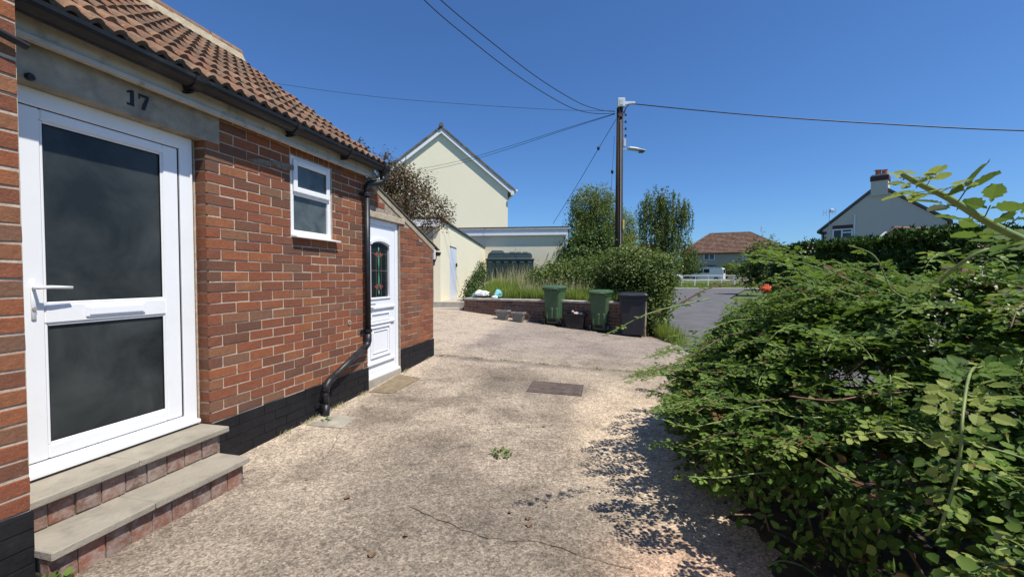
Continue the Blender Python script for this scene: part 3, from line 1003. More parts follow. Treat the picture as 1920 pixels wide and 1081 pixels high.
mb = MB(); mb.bbox(1.636, 1.928, FD - .012, FD - .003, 1.106, 1.166, .004); mb.bbox(1.65, 1.915, FD - .0165, FD - .0125, 1.116, 1.156, .003)
mb.build('letterplate', m_pvc2, door)
mb = MB(); mb.sm = True
mb.bbox(1.417, 1.437, FD - .012, FD - .0045, 1.11, 1.31, .004)
mb.tube([(1.427, FD - .014, 1.268), (1.427, FD - .052, 1.268)], .009, 10)
mb.tube([(1.420, FD - .052, 1.268), (1.47, FD - .056, 1.270), (1.556, FD - .050, 1.266)], [.009, .0085, .0075], 10)
mb.mat(m_pvc2)
hd = mb.build('handle', m_pvc2, door)
mb = MB(); mb.tube([(1.427, FD - .0135, 1.165), (1.427, FD - .018, 1.165)], .009, 10); mb.build('key_cylinder', m_seal, door)

# window
mb = MB()
WD = D + .012
ring_frame(mb, win[0], win[1], win[2], win[3], .045, WD, WD + .06, .004)
mb.bbox(win[0] + .045, win[1] - .045, WD - .002, WD + .058, 2.028, 2.066, .003)
window = mb.build('window', m_pvc, house)
mb = MB()
ring_frame(mb, win[0] + .03, win[1] - .03, 2.052, win[3] - .03, .046, WD - .02, WD - .003, .005)
mb.build('vent_sash', m_pvc, window)
mb = MB(); mb.box(win[0] + .06, win[1] - .06, WD + .0, WD + .02, 2.08, win[3] - .06); mb.build('glass', m_glass_win, window)
mb = MB(); mb.box(win[0] + .04, win[1] - .04, WD + .02, WD + .035, win[2] + .04, 2.035); mb.build('glass', m_glass_win, window)
mb = MB(); mb.prism([(WD + .01, win[2] + .003), (D - .055, win[2] - .012), (D - .055, win[2] - .022), (WD + .01, win[2] - .016)], win[0] + .0, win[1] + .062, 'x')
mb.build('sill', m_pvc2, window)

# lean-to door (panelled, arched light)
LD = D + .045
dl, dr, dz0, dz1 = 4.10, d2[1], .155, 1.992
mb = MB()
ring_frame(mb, dl, dr, dz0, dz1, .062, LD - .01, LD + .05, .004, .05)
mb.bbox(dl, dr, LD - .04, LD - .011, dz0 - .006, dz0 + .018, .004)
door2 = mb.build('side_door', m_pvc2, house)
door2['label'] = 'white panelled side door with stained glass light'
a0, a1, b0, b1 = dl + .066, dr - .066, dz0 + .055, dz1 - .066
gl2, gr2, gz0, gz1 = a0 + .115, a1 - .135, 1.08, 1.73
ac = (gl2 + gr2) / 2
NA = 10
arch = [(lerp(gl2, gr2, i / NA), gz1 - .07 + .07 * math.sqrt(max(0, 1 - ((i / NA - .5) * 2) ** 2 * .9)) + .0) for i in range(NA + 1)]
mb = MB()
mb.box(a0, gl2, LD, LD + .045, b0, b1)
mb.box(gr2, a1, LD, LD + .045, b0, b1)
mb.box(gl2, gr2, LD, LD + .045, b0, gz0)
for (p, q) in zip(arch, arch[1:]):
    mb.prism([p, q, (q[0], b1), (p[0], b1)], LD, LD + .045)
# raised mouldings
def mould_rect(s0_, s1_, z0_, z1_, w=.022, h=.012):
    for q in ((s0_, s1_, z1_ - w, z1_), (s0_, s1_, z0_, z0_ + w), (s0_, s0_ + w, z0_ + w, z1_ - w), (s1_ - w, s1_, z0_ + w, z1_ - w)):
        mb.bbox(q[0], q[1], LD - h, LD - .0005, q[2], q[3], .005)
mould_rect(gl2 - .005, gr2 + .005, .80, .90)
mould_rect(gl2 - .015, gr2 + .015, .375, .745, .026, .014)
mould_rect(gl2 + .035, gr2 - .035, .425, .695, .016, .009)
for zz in (.945, .765, .30):
    mb.bbox(a0 + .03, a1 - .03, LD - .022, LD - .0005, zz, zz + .03, .007)
for (p, q) in zip(arch, arch[1:]):
    mb.prism([(p[0], p[1] + .012), (q[0], q[1] + .012), (q[0], q[1] + .045), (p[0], p[1] + .045)], LD - .02, LD - .001)
for q in ((gl2 - .02, gl2, gz0, gz1 - .05), (gr2, gr2 + .02, gz0, gz1 - .05), (gl2 - .02, gr2 + .02, gz0 - .022, gz0)):
    mb.bbox(q[0], q[1], LD - .012, LD - .0005, q[2], q[3], .004)
mb.build('door_leaf', m_pvc2, door2)
mb = MB(); mb.prism([(gl2 - .002, gz0 - .002)] + [(p[0], p[1] + .004) for p in [(gl2, arch[0][1])] + arch[1:-1] + [(gr2, arch[-1][1])]][0:0] + [(gr2 + .002, gz0 - .002)] + [(p[0], p[1] + .004) for p in arch[::-1]], LD + .018, LD + .03)
mb.build('glass', m_glass_dark, door2)
m_sg_green = plain('green_stained_glass', (.09, .38, .24), .25)
m_sg_red = plain('red_stained_glass', (.33, .07, .055), .25)
m_lead = plain('lead_came', (.20, .20, .20), .5)
mb = MB()
gy = LD + .0155
def petal(pts, m):
    mb.mat(m); mb.prism(pts, gy, gy + .0022)
zc = (gz0 + gz1) / 2 - .01
def drop(cz, h, w):
    petal([(ac + w * math.sin(a) * (1 if 0 < a < math.pi else 1), cz + h * math.cos(a)) for a in [2 * math.pi * i / 12 for i in range(12)]], m_sg_green)
for sg in (1, -1):
    drop(zc + sg * .255, .026, .013)
    drop(zc + sg * .115, .075, .013)
    petal([(ac - .004, zc + sg * .20), (ac + .004, zc + sg * .20), (ac + .004, zc + sg * .02), (ac - .004, zc + sg * .02)][::sg], m_sg_green)
    for lr in (1, -1):
        P = [(ac + lr * .020, zc + sg * .155), (ac + lr * .044, zc + sg * .172), (ac + lr * .052, zc + sg * .20), (ac + lr * .042, zc + sg * .222), (ac + lr * .026, zc + sg * .224), (ac + lr * .020, zc + sg * .19)]
        petal(P[::lr * sg], m_sg_red)
        P = [(ac + lr * .062, zc + sg * .180), (ac + lr * .078, zc + sg * .176), (ac + lr * .086, zc + sg * .194), (ac + lr * .078, zc + sg * .204), (ac + lr * .069, zc + sg * .192)]
        petal(P[::lr * sg], m_sg_red)
mb.build('stained_glass_motif', None, door2)
mb = MB()
for q in ((ac - .0015, ac + .0015, gz0, gz1 - .01), (gl2, gr2, zc - .002, zc + .002), (gl2, gr2, zc + .20, zc + .203), (ac - .055, ac - .052, gz0, zc + .2), (ac + .052, ac + .055, gz0, zc + .2)):
    mb.box(q[0], q[1], LD + .0162, LD + .0178, q[2], q[3])
mb.build('lead_strips', m_lead, door2)
mb = MB(); mb.sm = True
mb.tube([(a0 + .05, LD - .002, 1.01), (a0 + .05, LD - .045, 1.01), (a0 + .13, LD - .048, 1.008)], .008, 8)
mb.build('handle', m_lead, door2)
mb = MB()
mb.bbox(S_END + .003, 5.0, D - .012, D + .1, 1.995, 2.066, .006)
mb.build('lintel', m_lintel2, house, jitter=.002)
mb = MB(); mb.box(S_END + .01, d2[1] + .0, D - .002, D + .12, -.1, .148)
mb.build('threshold', m_path, house, jitter=.003)

# lean-to roof edge, eaves board and gutter stub
mb = MB()
n = 6
for i in range(n):
    sA = lerp(S_END + .05, S_LT + .17, i / n); sB = lerp(S_END + .05, S_LT + .17, (i + 1) / n) + .03
    zA, zB = verge_z(sA), verge_z(sB)
    mb.prism([(sA, zA + .012), (sB, zB + .006), (sB, zB + .022), (sA, zA + .024)], D - .018, 4.65)
mb.build('lean_to_roof', m_slate_edge, house)
mb = MB(); mb.bbox(S_LT + .015, S_LT + .045, D - .02, 4.62, 1.585, 1.735, .003); mb.build('fascia', m_white_trim, house)
mb = MB()
for dd in (D - .06, ):
    secs = []
    for dq in (D - .055, 4.62):
        ring = [(S_LT + .11 + .055 * math.cos(a), dq, 1.70 + .06 * math.sin(a)) for a in [math.pi + math.pi * i / 8 for i in range(9)]]
        ring += [(S_LT + .11 + .048 * math.cos(a), dq, 1.70 + .053 * math.sin(a)) for a in [2 * math.pi - math.pi * i / 8 for i in range(9)]]
        secs.append(ring)
    mb.loft(secs)
mb.tube([(S_LT + .11, D + .03, 1.66), (S_LT + .10, D + .03, 1.60), (S_LT + .05, D + .03, 1.55), (S_LT + .035, D + .03, 1.50)], .036, 10)
mb.build('gutter', m_black_plastic, house)

# main roof: roman tiles
R_D0, R_Z0 = D - .150, 2.575
R_D1, R_Z1 = 4.595, 4.03
slope = math.atan2(R_Z1 - R_Z0, R_D1 - R_D0)
slen = math.hypot(R_Z1 - R_Z0, R_D1 - R_D0)
mb = MB()
mb.prism([(R_D0 + .10, R_Z0 - .02), (R_D1, R_Z1 - .10), (R_D1 + 2.0, R_Z0 - .02), (R_D1 + 2.0, R_Z0 - .07), (R_D1, R_Z1 - .15), (R_D0 + .10, R_Z0 - .07)], S_PIER + .01, S_END + .06, 'x')
roof = mb.build('roof', m_dark_wood, house)
TW, TG = .205, .270
rows = int(round(slen / TG)); TG = slen / rows
def tile_mesh(seed, mirror=False):
    rr = random.Random(seed)
    xs = [q_ * .205 / .262 for q_ in (0, .012, .028, .045, .062, .080, .131, .143, .159, .176, .193, .211, .262)]
    hs = [0, .014, .026, .031, .026, .013, 0, .014, .026, .031, .026, .013, 0]
    L = TG + .055
    V, F = [], []
    for (yy, zl) in ((0, 0), (L, -.0)):
        for k in range(2):
            for x, h in zip(xs, hs):
                V.append((x, yy, h + (0 if k == 0 else -.028) + rr.uniform(-.001, .001)))
    nx = len(xs)
    for i in range(nx - 1):
        F.append((i, i + 1, 2 * nx + i + 1, 2 * nx + i))            # top
        F.append((nx + i + 1, nx + i, 3 * nx + i, 3 * nx + i + 1))  # underside
        F.append((i + 1, i, nx + i, nx + i + 1))                    # nose
        F.append((2 * nx + i, 2 * nx + i + 1, 3 * nx + i + 1, 3 * nx + i))
    F.append((0, 2 * nx, 3 * nx, nx)); F.append((nx - 1, 2 * nx - 1, 4 * nx - 1, 3 * nx - 1))
    me = bpy.data.meshes.new('tile')
    me.from_pydata(V, [], F); me.materials.append(m_tile)
    return me
TM = [tile_mesh(i) for i in range(5)]
hb = BASE[house.name]
rr = random.Random(4)
s_roof_end = S_END + .17
ncol = int((s_roof_end - (S_PIER - .05)) / TW) + 1
tilt = slope - .100
for rI in range(rows):
    for cI in range(ncol):
        s = s_roof_end - (cI + 1) * TW
        if s + TW < S_PIER + .0: continue
        q = rI * TG
        dd, zz = R_D0 + q * math.cos(slope), R_Z0 + q * math.sin(slope) + .016
        o = bpy.data.objects.new('tile', TM[rr.randrange(5)])
        C.objects.link(o); o.parent = roof
        o.location = Vector((s, dd, zz)) - hb
        o.rotation_euler = (tilt + rr.uniform(-.018, .018), rr.uniform(-.014, .014), rr.uniform(-.016, .016))
# rear slope, never seen closely
mb = MB(); mb.prism([(R_D1, R_Z1 + .0), (R_D1 + 2.15, R_Z0 - .05), (R_D1 + 2.15, R_Z0 - .02), (R_D1, R_Z1 + .03)], S_PIER, s_roof_end, 'x')
mb.build('rear_tiling', m_tile, roof)
# ridge tiles bedded in mortar
k = 0
s = s_roof_end - .02
while s > S_PIER:
    mb = MB()
    L = .42
    r0 = .115 + rr.uniform(-.004, .004)
    ring = [(R_D1 + r0 * math.cos(a) * 1.0, R_Z1 + .005 + rr.uniform(-.002, .002) + r0 * math.sin(a) * .95) for a in [math.pi * i / 8 for i in range(9)]]
    ring2 = [(R_D1 + (r0 - .014) * math.cos(a), R_Z1 + .005 + (r0 - .014) * math.sin(a) * .95) for a in [math.pi - math.pi * i / 8 for i in range(9)]]
    mb.prism(ring + ring2, s - L + .008, s, 'x')
    mb.build('ridge_tile', m_tile, roof)
    s -= L; k += 1
mb = MB()
mb.prism([(R_D1 - .175, R_Z1 - .085), (R_D1 - .10, R_Z1 + .045), (R_D1 + .1, R_Z1 + .045), (R_D1 + .175, R_Z1 - .085)], S_PIER, s_roof_end - .04, 'x')
mb.build('ridge_bedding', m_ridge_mortar, roof)
mb = MB()
mb.prism([(R_D0 + .03, R_Z0 - .035), (R_D1, R_Z1 - .05), (R_D1, R_Z1 - .10), (R_D0 + .05, R_Z0 - .075)], s_roof_end - .055, s_roof_end - .02, 'x')
mb.build('verge_bedding', m_ridge_mortar, roof)

# ------------------------------------------------------------------ doorstep
step = root('doorstep', (1.75, 2.4, 0), 'two brick steps with grey slab treads below the glazed front door', 'steps', rot=ANG, world=W(1.75, 2.4, 0))
mb = MB()
mb.box(S_PIER + .012, 2.205, 2.545, D + .10, -.15, .29)
mb.box(S_PIER + .014, 2.17, 2.322, 2.546, -.15, .129)
core = mb.build('core', m_step_mortar, step)
def riser(d, z0, z1, s0, s1, seed):
    rr = random.Random(seed)
    s = s0
    lst = []
    while s < s1 - .04:
        w = min(rr.uniform(.098, .112), s1 - s)
        lst.append((s + w / 2, (z0 + z1) / 2, w - .007, z1 - z0 - rr.uniform(.004, .012)))
        s += w
    place_bricks(lst, d, core, m_step_brick, .05, 60, rr, .004)
riser(2.538, .168, .290, S_PIER + .012, 2.205, 2)
riser(2.316, -.03, .130, S_PIER + .0, 2.172, 3)
for (zs, d0, dk, parts) in ((.326, 2.505, D + .085, ((S_PIER + .006, 1.70, 2.255), (1.704, 2.245, 2.255))), (.166, 2.284, 2.548, ((S_PIER - .002, 1.62, 0), (1.624, 2.19, 0)))):
    for i, (sa, sb, _) in enumerate(parts):
        mb = MB(); mb.bbox(sa, sb, d0 + .002 * i, dk, zs - .036, zs - .001 * i, .004)
        mb.build('slab', m_slab, step, jitter=.0015)

# slabs and fittings set in the driveway
def gz(x, y):                      # pixel -> driveway surface
    Yd = 4.0
    for _ in range(30):
        p = at(x, y, Yd)
        k = (EYE - drive_z(p[0], p[1])) / max(EYE - p[2], 1e-3)
        Yd *= k
    return at(x, y, Yd)
def poly_slab(name, pxs, h, m, label, cat, lift=0.0):
    P = [gz(*q) for q in pxs]
    c_ = sum((Vector(p) for p in P), Vector()) / len(P)
    mb = MB()
    n = len(P)
    top = [(p[0], p[1], drive_z(p[0], p[1]) + h) for p in P]
    bot = [(p[0], p[1], drive_z(p[0], p[1]) - .03) for p in P]
    mb.add(bot + top, [tuple(range(n))[::-1], tuple(range(n, 2 * n))] + [(i, (i + 1) % n, n + (i + 1) % n, n + i) for i in range(n)])
    o = mb.build(name, m, base=(c_.x, c_.y, drive_z(c_.x, c_.y)))
    return tag(o, label, cat)
m_brown_slab = plain('mossy_brown_slab', (.20, .155, .095), .9, .25, 14, .6, 60)
poly_slab('threshold_slab', [(692, 735), (735, 738), (789, 709), (748, 702)], .008, m_brown_slab, 'mossy brown slab set in the concrete below the panelled side door', 'paving slab')
poly_slab('drain_slab', [(575, 797), (640, 803), (668, 783), (628, 776)], .006, m_concrete_old, 'cracked pale concrete pad under the foot of the black downpipe', 'drain pad')

crack([gz(*q)[:2] for q in ((770, 950), (850, 985), (895, 1005), (1010, 1018), (1055, 1030), (1120, 1050), (1212, 1074))], .0022, 3)
crack([gz(*q)[:2] for q in ((905, 806), (985, 802), (1030, 797), (1062, 790), (1105, 789))], .002, 6)
crack([gz(*q)[:2] for q in ((660, 770), (640, 800), (625, 840), (598, 868))], .002, 9)
# manhole cover
P = [gz(*q) for q in ((988.5, 733), (1089, 742.5), (1092.5, 722.5), (1001, 715.5))]
mc = Vector(P[0]).lerp(Vector(P[2]), .5)
e1 = (Vector(P[1]) - Vector(P[0])); e2 = (Vector(P[3]) - Vector(P[0]))
e1 = (e1 + (Vector(P[2]) - Vector(P[3]))) / 2; e2 = (e2 + (Vector(P[2]) - Vector(P[1]))) / 2
mw, mh = e1.length, e2.length
mrot = math.atan2(e1.y, e1.x)
mcz = drive_z(mc.x, mc.y)
cover = root('manhole_cover', (0, 0, 0), 'rusty ribbed iron manhole cover set flat in the driveway', 'manhole cover', rot=mrot, world=(mc.x, mc.y, mcz))
_ex = e1.normalized(); _ez = _ex.cross(e2).normalized(); _ey = _ez.cross(_ex)
cover.rotation_euler = Matrix((_ex, _ey, _ez)).transposed().to_euler()
cover.location = (P[0][0] + P[1][0] + P[2][0] + P[3][0]) / 4, (P[0][1] + P[1][1] + P[2][1] + P[3][1]) / 4, (P[0][2] + P[1][2] + P[2][2] + P[3][2]) / 4 + .003
mb = MB(); mb.box(-mw / 2, mw / 2, -mh / 2, mh / 2, -.03, .004)
plate = mb.build('plate', m_iron, cover)
mb = MB()
nx = 28
for i in range(nx):
    x = -mw / 2 + .02 + (mw - .04) * (i + .5) / nx
    for j in range(3):
        y0 = -mh / 2 + .02 + (mh - .04) * j / 3
        mb.box(x - .0045, x + .0045, y0 + .004, y0 + (mh - .04) / 3 - .004, .004, .0095)
o = mb.build('ribs', m_iron, plate); tag(o, kind='stuff')
mb = MB(); ring_w = .012
for q in ((-mw / 2 - ring_w, mw / 2 + ring_w, -mh / 2 - ring_w, -mh / 2 - .002), (-mw / 2 - ring_w, mw / 2 + ring_w, mh / 2 + .002, mh / 2 + ring_w), (-mw / 2 - ring_w, -mw / 2 - .002, -mh / 2, mh / 2), (mw / 2 + .002, mw / 2 + ring_w, -mh / 2, mh / 2)):
    mb.box(*q, -.03, .006)
mb.build('frame', m_iron, cover)

# ------------------------------------------------------------------ retaining wall and terrace
RA, RB = Vector((-1.31, 11.5)), Vector((2.99, 9.42))
rdir = (RB - RA).normalized(); rlen = (RB - RA).length
rang = math.atan2(rdir.y, rdir.x)
RTOP = .755
rwall = root('retaining_wall', (0, 0, 0), 'low old brick retaining wall with concrete coping behind the bins', 'garden wall', rot=rang, world=(RA.x, RA.y, 0))
mb = MB()
mb.box(0, rlen, .008, .21, -.3, RTOP - .06)
wcore = mb.build('core', m_mortar_dark, rwall)
lst = []
course, length = .073, .225
for row in range(11):
    zh = RTOP - .062 - row * course
    s = -.1 - (row % 2) * length / 2
    while s < rlen:
        a, b = max(0, s), min(rlen, s + length)
        xm = RA.x + rdir.x * (a + b) / 2; ym = RA.y + rdir.y * (a + b) / 2
        if b - a > .04 and zh > drive_z(xm, ym) - .01:
            lst.append(((a + b) / 2, zh - course / 2, b - a - .011, course - .011))
        s += length
place_bricks(lst, 0, wcore, m_brick_old, .09, 300, random.Random(9), .004, world=lambda b: (RA.x + rdir.x * b[0], RA.y + rdir.y * b[0], b[1]))
s = 0; i = 0
rr = random.Random(31)
while s < rlen - .05:
    L = min(rr.uniform(.5, .75), rlen - s)
    mb = MB(); mb.bbox(s + .004, s + L - .004, -.03 + rr.uniform(-.008, .008), .22, RTOP - .058, RTOP + rr.uniform(-.006, .006), .008)
    mb.build('coping_stone', m_kerb, rwall, jitter=.003)
    s += L
# return of the wall towards the road
mb = MB()
mb.box(rlen - .21, rlen, .22, 1.6, -.3, RTOP - .01)
mb.build('return_wall', m_brick_old, rwall)

def terrace_z(x, y):
    return .72 + .042 * max(0, y - 11.5)
def wall_y(x): return RA.y + (x - RA.x) * (RB.y - RA.y) / (RB.x - RA.x) + .2
V, F = [], []
NX, NY = 24, 16
for j in range(NY + 1):
    for i in range(NX + 1):
        x0 = lerp(-1.1, 3.0, i / NX)
        y0 = wall_y(x0)
        v = j / NY
        x = lerp(x0, lerp(-.9, 7.5, i / NX), v)
        y = lerp(y0, 24.0, v)
        V.append((x, y, terrace_z(x, y)))
b0 = len(V)
for i in range(NX + 1): V.append((V[i][0], V[i][1], -.25))
for j in range(NY + 1): k = j * (NX + 1) + NX; V.append((V[k][0] + .3, V[k][1], -.25))
for j in range(NY):
    for i in range(NX):
        a = j * (NX + 1) + i
        F.append((a, a + 1, a + NX + 2, a + NX + 1))
for j in range(NY):
    a, c2 = j * (NX + 1) + NX, (j + 1) * (NX + 1) + NX
    F.append((a, b0 + NX + 1 + j, b0 + NX + 2 + j, c2))
tag(np_mesh('terrace_ground', V, F, m_grass_ground), kind='structure')

# upper path and its steps beside the outhouse
PZ = .62
mb = MB()
mb.prism([(-4.6, 12.05), (-1.28, 11.72), (-.62, 24), (-4.6, 24)], -.2, PZ, 'z')
tag(mb.build('path', m_path), kind='structure')
stp = root('garden_steps', (-1.9, 11.7, .4), 'two shallow mossy concrete steps at left end of the retaining wall', 'steps')
for (y0, z1, dx) in ((11.55, .47, 0), (11.80, .55, 0)):
    mb = MB(); mb.bbox(-2.12, -1.36, y0, 12.06, z1 - .09, z1, .01); mb.build('tread', m_kerb, stp, jitter=.004)
    mb = MB(); mb.box(-2.10, -1.37, y0 + .03, 12.05, z1 - .25, z1 - .092); mb.build('riser', m_soil, stp)

# ------------------------------------------------------------------ outhouse
oh = root('outhouse', (-2.03, 11.95, PZ), 'long cream rendered outhouse with pale blue door and sloping flat roof', 'outbuilding')
VU = .0634                         # its long wall runs almost straight away from the camera
def oh_pt(t_, z, off=0.0):        # along the long wall
    return (-2.03 + VU * t_ + off, 11.95 + t_, z)
ohl = 10.6
def oh_top(t_): return 2.93 - .012 * t_
mb = MB()
A = [oh_pt(0, PZ - .3), oh_pt(.9, PZ - .3), oh_pt(.9, oh_top(.9)), oh_pt(0, oh_top(0))]
door_t0, door_t1, door_z = 1.25, 2.40, 2.30
def quadwall(mb, t0, t1, z0a, z1a, z0b=None, z1b=None, th=.2):
    z0b = z0a if z0b is None else z0b; z1b = z1a if z1b is None else z1b
    p = [oh_pt(t0, z0a), oh_pt(t1, z0b), oh_pt(t1, z1b), oh_pt(t0, z1a)]
    q = [(x - th, y, z) for (x, y, z) in p]
    mb.add(p + q, [(0, 1, 2, 3), (7, 6, 5, 4), (0, 4, 5, 1), (1, 5, 6, 2), (2, 6, 7, 3), (3, 7, 4, 0)])
quadwall(mb, 0, door_t0, PZ - .3, oh_top(0), None, oh_top(door_t0))
quadwall(mb, door_t1, ohl, PZ - .3, oh_top(door_t1), None, oh_top(ohl))
quadwall(mb, door_t0, door_t1, door_z, oh_top(door_t0), None, oh_top(door_t1))
mb.build('wall', m_cream, oh)
mb = MB(); mb.box(-5.4, -2.24, 11.96, 12.16, PZ - .3, 2.80); mb.build('front_wall', m_pebble, oh)
mb = MB(); mb.bbox(-5.4, -2.012, 11.84, 11.93, 2.74, 2.945, .004); mb.build('fascia', m_white_trim, oh)
mb = MB()
p = [(-5.4, 11.83, 2.96), (oh_pt(0, 0)[0] + .05, 11.83, 2.96), (oh_pt(ohl, 0)[0] + .05, 11.95 + ohl, oh_top(ohl) + .01), (-5.4, 11.95 + ohl, oh_top(ohl) + .01)]
mb.add([(x, y, z - .0) for x, y, z in p] + [(x, y, z + .045) for x, y, z in p], [(3, 2, 1, 0), (4, 5, 6, 7), (0, 1, 5, 4), (1, 2, 6, 5), (2, 3, 7, 6), (3, 0, 4, 7)])
mb.build('roof', m_slate_edge, oh)
mb = MB()
quadwall(mb, door_t0 + .02, door_t1 - .02, PZ - .02, door_z - .02, th=.05)
mb.v = [(x - .02, y, z) for x, y, z in mb.v]
odoor = mb.build('door', m_blue_door, oh)
mb = MB(); q = oh_pt(door_t1 - .12, 1.72, .012); mb.box(q[0] - .02, q[0] + .025, q[1] - .03, q[1] + .03, 1.66, 1.78); mb.build('latch', m_black_metal, odoor)
mb = MB(); q = oh_pt(6.9, 0, .0); mb.tube([(q[0] + .06, q[1] + 3.6, PZ), (q[0] + .06, q[1] + 3.6, 2.7)], .04, 8); mb.build('downpipe', m_white_trim, oh)

# ------------------------------------------------------------------ garage with felt roof
g0 = at(868, 440, 21.8); g1 = at(1060, 440, 21.2)
gdir = Vector((g1[0] - g0[0], g1[1] - g0[1])); glen = gdir.length; gang = math.atan2(gdir.y, gdir.x)
gar = root('garage', (0, 0, 0), 'flat roofed cream garage with white fascia behind the oil tank', 'garage', rot=gang, world=(g0[0], g0[1], 1.0))
GT = 3.78 - 1.0
mb = MB()
mb.box(-1.5, glen, 0, 2.6, -.8, GT - .30)
gw = mb.build('wall', m_cream2, gar)
for sx in (.35, 1.55, 2.75):
    mb = MB(); mb.box(sx, sx + .012, -.012, -.001, -.1, GT - .30); mb.build('cover_strip', m_cream2, gar)
mb = MB(); mb.bbox(-1.5, glen + .12, -.15, -.11, GT - .36, GT - .09, .004); mb.box(-1.5, glen + .10, -.11, 0, GT - .30, GT - .28); mb.build('fascia', m_white_trim, gar)
mb = MB(); mb.bbox(-1.5, glen + .22, -.19, -.13, GT - .085, GT - .01, .004); mb.build('drip_edge', m_zinc, gar)
mb = MB(); mb.box(-1.5, glen + .2, -.18, 2.7, GT - .008, GT + .06); mb.build('roof', m_flat_roof, gar)
mb = MB(); mb.tube([(glen + .06, -.03, -.5), (glen + .06, -.03, GT - .35)], .04, 8); mb.build('downpipe', m_white_trim, gar)

# oil tank
tk0 = at(913, 500, 20.6); tk1 = at(1000, 500, 20.3)
tkx, tkw = (tk0[0] + tk1[0]) / 2, tk1[0] - tk0[0]
tz = terrace_z(tkx, 20.4) - .02
tank = root('oil_tank', (tkx, 20.5, tz), 'dark green ribbed plastic oil tank standing in front of the garage', 'oil tank')
hT = at(950, 474, 20.4)[2] - tz
mb = MB()
def rrect(cx, cy, w, h, z, r_=.06, n=3):
    P = []
    for (sx, sy, a0_) in ((1, 1, 0), (-1, 1, 90), (-1, -1, 180), (1, -1, 270)):
        for i in range(n + 1):
            a = R(a0_ + 90 * i / n)
            P.append((cx + sx * (w / 2 - r_) + r_ * math.cos(a), cy + sy * (h / 2 - r_) + r_ * math.sin(a), z))
    return P
mb.sm = False
mb.loft([rrect(tkx, 20.6, tkw - .1, 1.1, tz), rrect(tkx, 20.6, tkw, 1.2, tz + .05), rrect(tkx, 20.6, tkw, 1.2, tz + hT * .76), rrect(tkx, 20.6, tkw - .10, 1.1, tz + hT * .82), rrect(tkx, 20.6, tkw - .16, 1.0, tz + hT * .95), rrect(tkx, 20.6, tkw - .3, .8, tz + hT)])
tb = mb.build('body', m_tank, tank)
for i in range(6):
    x = tkx - tkw / 2 + tkw * (i + .5) / 6
    mb = MB(); mb.bbox(x - .12, x + .12, 19.93, 20.02, tz + .08, tz + hT * .70, .03); mb.build('rib', m_tank, tb)
mb = MB(); mb.bbox(tkx - tkw / 2 - .03, tkx + tkw / 2 + .03, 19.95, 21.2, tz + hT * .73, tz + hT * .79, .015); mb.build('rim', m_tank, tb)
mb = MB(); mb.loft([rrect(tkx - tkw * .27, 20.5, tkw * .36, .8, tz + hT * .97), rrect(tkx - tkw * .27, 20.5, tkw * .22, .5, tz + hT * 1.08)]); mb.build('lid', m_tank, tank)
for i in range(3):
    mb = MB(); mb.loft([rrect(tkx + tkw * (.05 + .14 * i), 20.4, .30, .6, tz + hT * .98, .04), rrect(tkx + tkw * (.05 + .14 * i), 20.4, .22, .5, tz + hT * 1.03, .04)]); mb.build('roof_rib', m_tank, tank)
mb = MB(); a = at(900, 529, 19.3); b = at(1010, 528, 19.3)
mb.bbox(a[0], b[0], 19.3, 19.5, a[2] - .25, a[2], .01)
tag(mb.build('kerb_edging', m_kerb, base=(a[0], 19.3, a[2] - .25)), 'pale straight concrete edging in the grass before the oil tank', 'edging')

# ------------------------------------------------------------------ cream gable house behind
CY = 25.2
ch = root('cream_house', (-4.2, CY, .6), 'tall cream painted house with white bargeboards and plain gable end', 'house')
ca = R(-8)
def chp(a, z, b=0.0):             # a along gable (right positive), b behind
    return (-4.2 + a * math.cos(ca) + b * math.sin(ca) * 1.35, CY - a * math.sin(ca) + b * math.cos(ca), z)
hw = 4.10
ap = at(828, 241, CY)[2]; ev = at(953, 352, CY + .35)[2] + .05
def ch_gable(mb, w0, zt, ze, b0, b1):
    F_ = [chp(-w0, .3, b0), chp(w0, .3, b0), chp(w0, ze, b0), chp(0, zt, b0), chp(-w0, ze, b0)]
    K_ = [chp(-w0, .3, b1), chp(w0, .3, b1), chp(w0, ze, b1), chp(0, zt, b1), chp(-w0, ze, b1)]
    mb.add(F_ + K_, [(0, 1, 2, 3, 4), (9, 8, 7, 6, 5), (0, 5, 6, 1), (1, 6, 7, 2), (2, 7, 8, 3), (3, 8, 9, 4), (4, 9, 5, 0)])
pt = (ap - ev) / hw
mb = MB(); ch_gable(mb, hw - .12, ap - .28, ap - .28 - pt * (hw - .12), 0, 9); mb.build('wall', m_cream, ch)
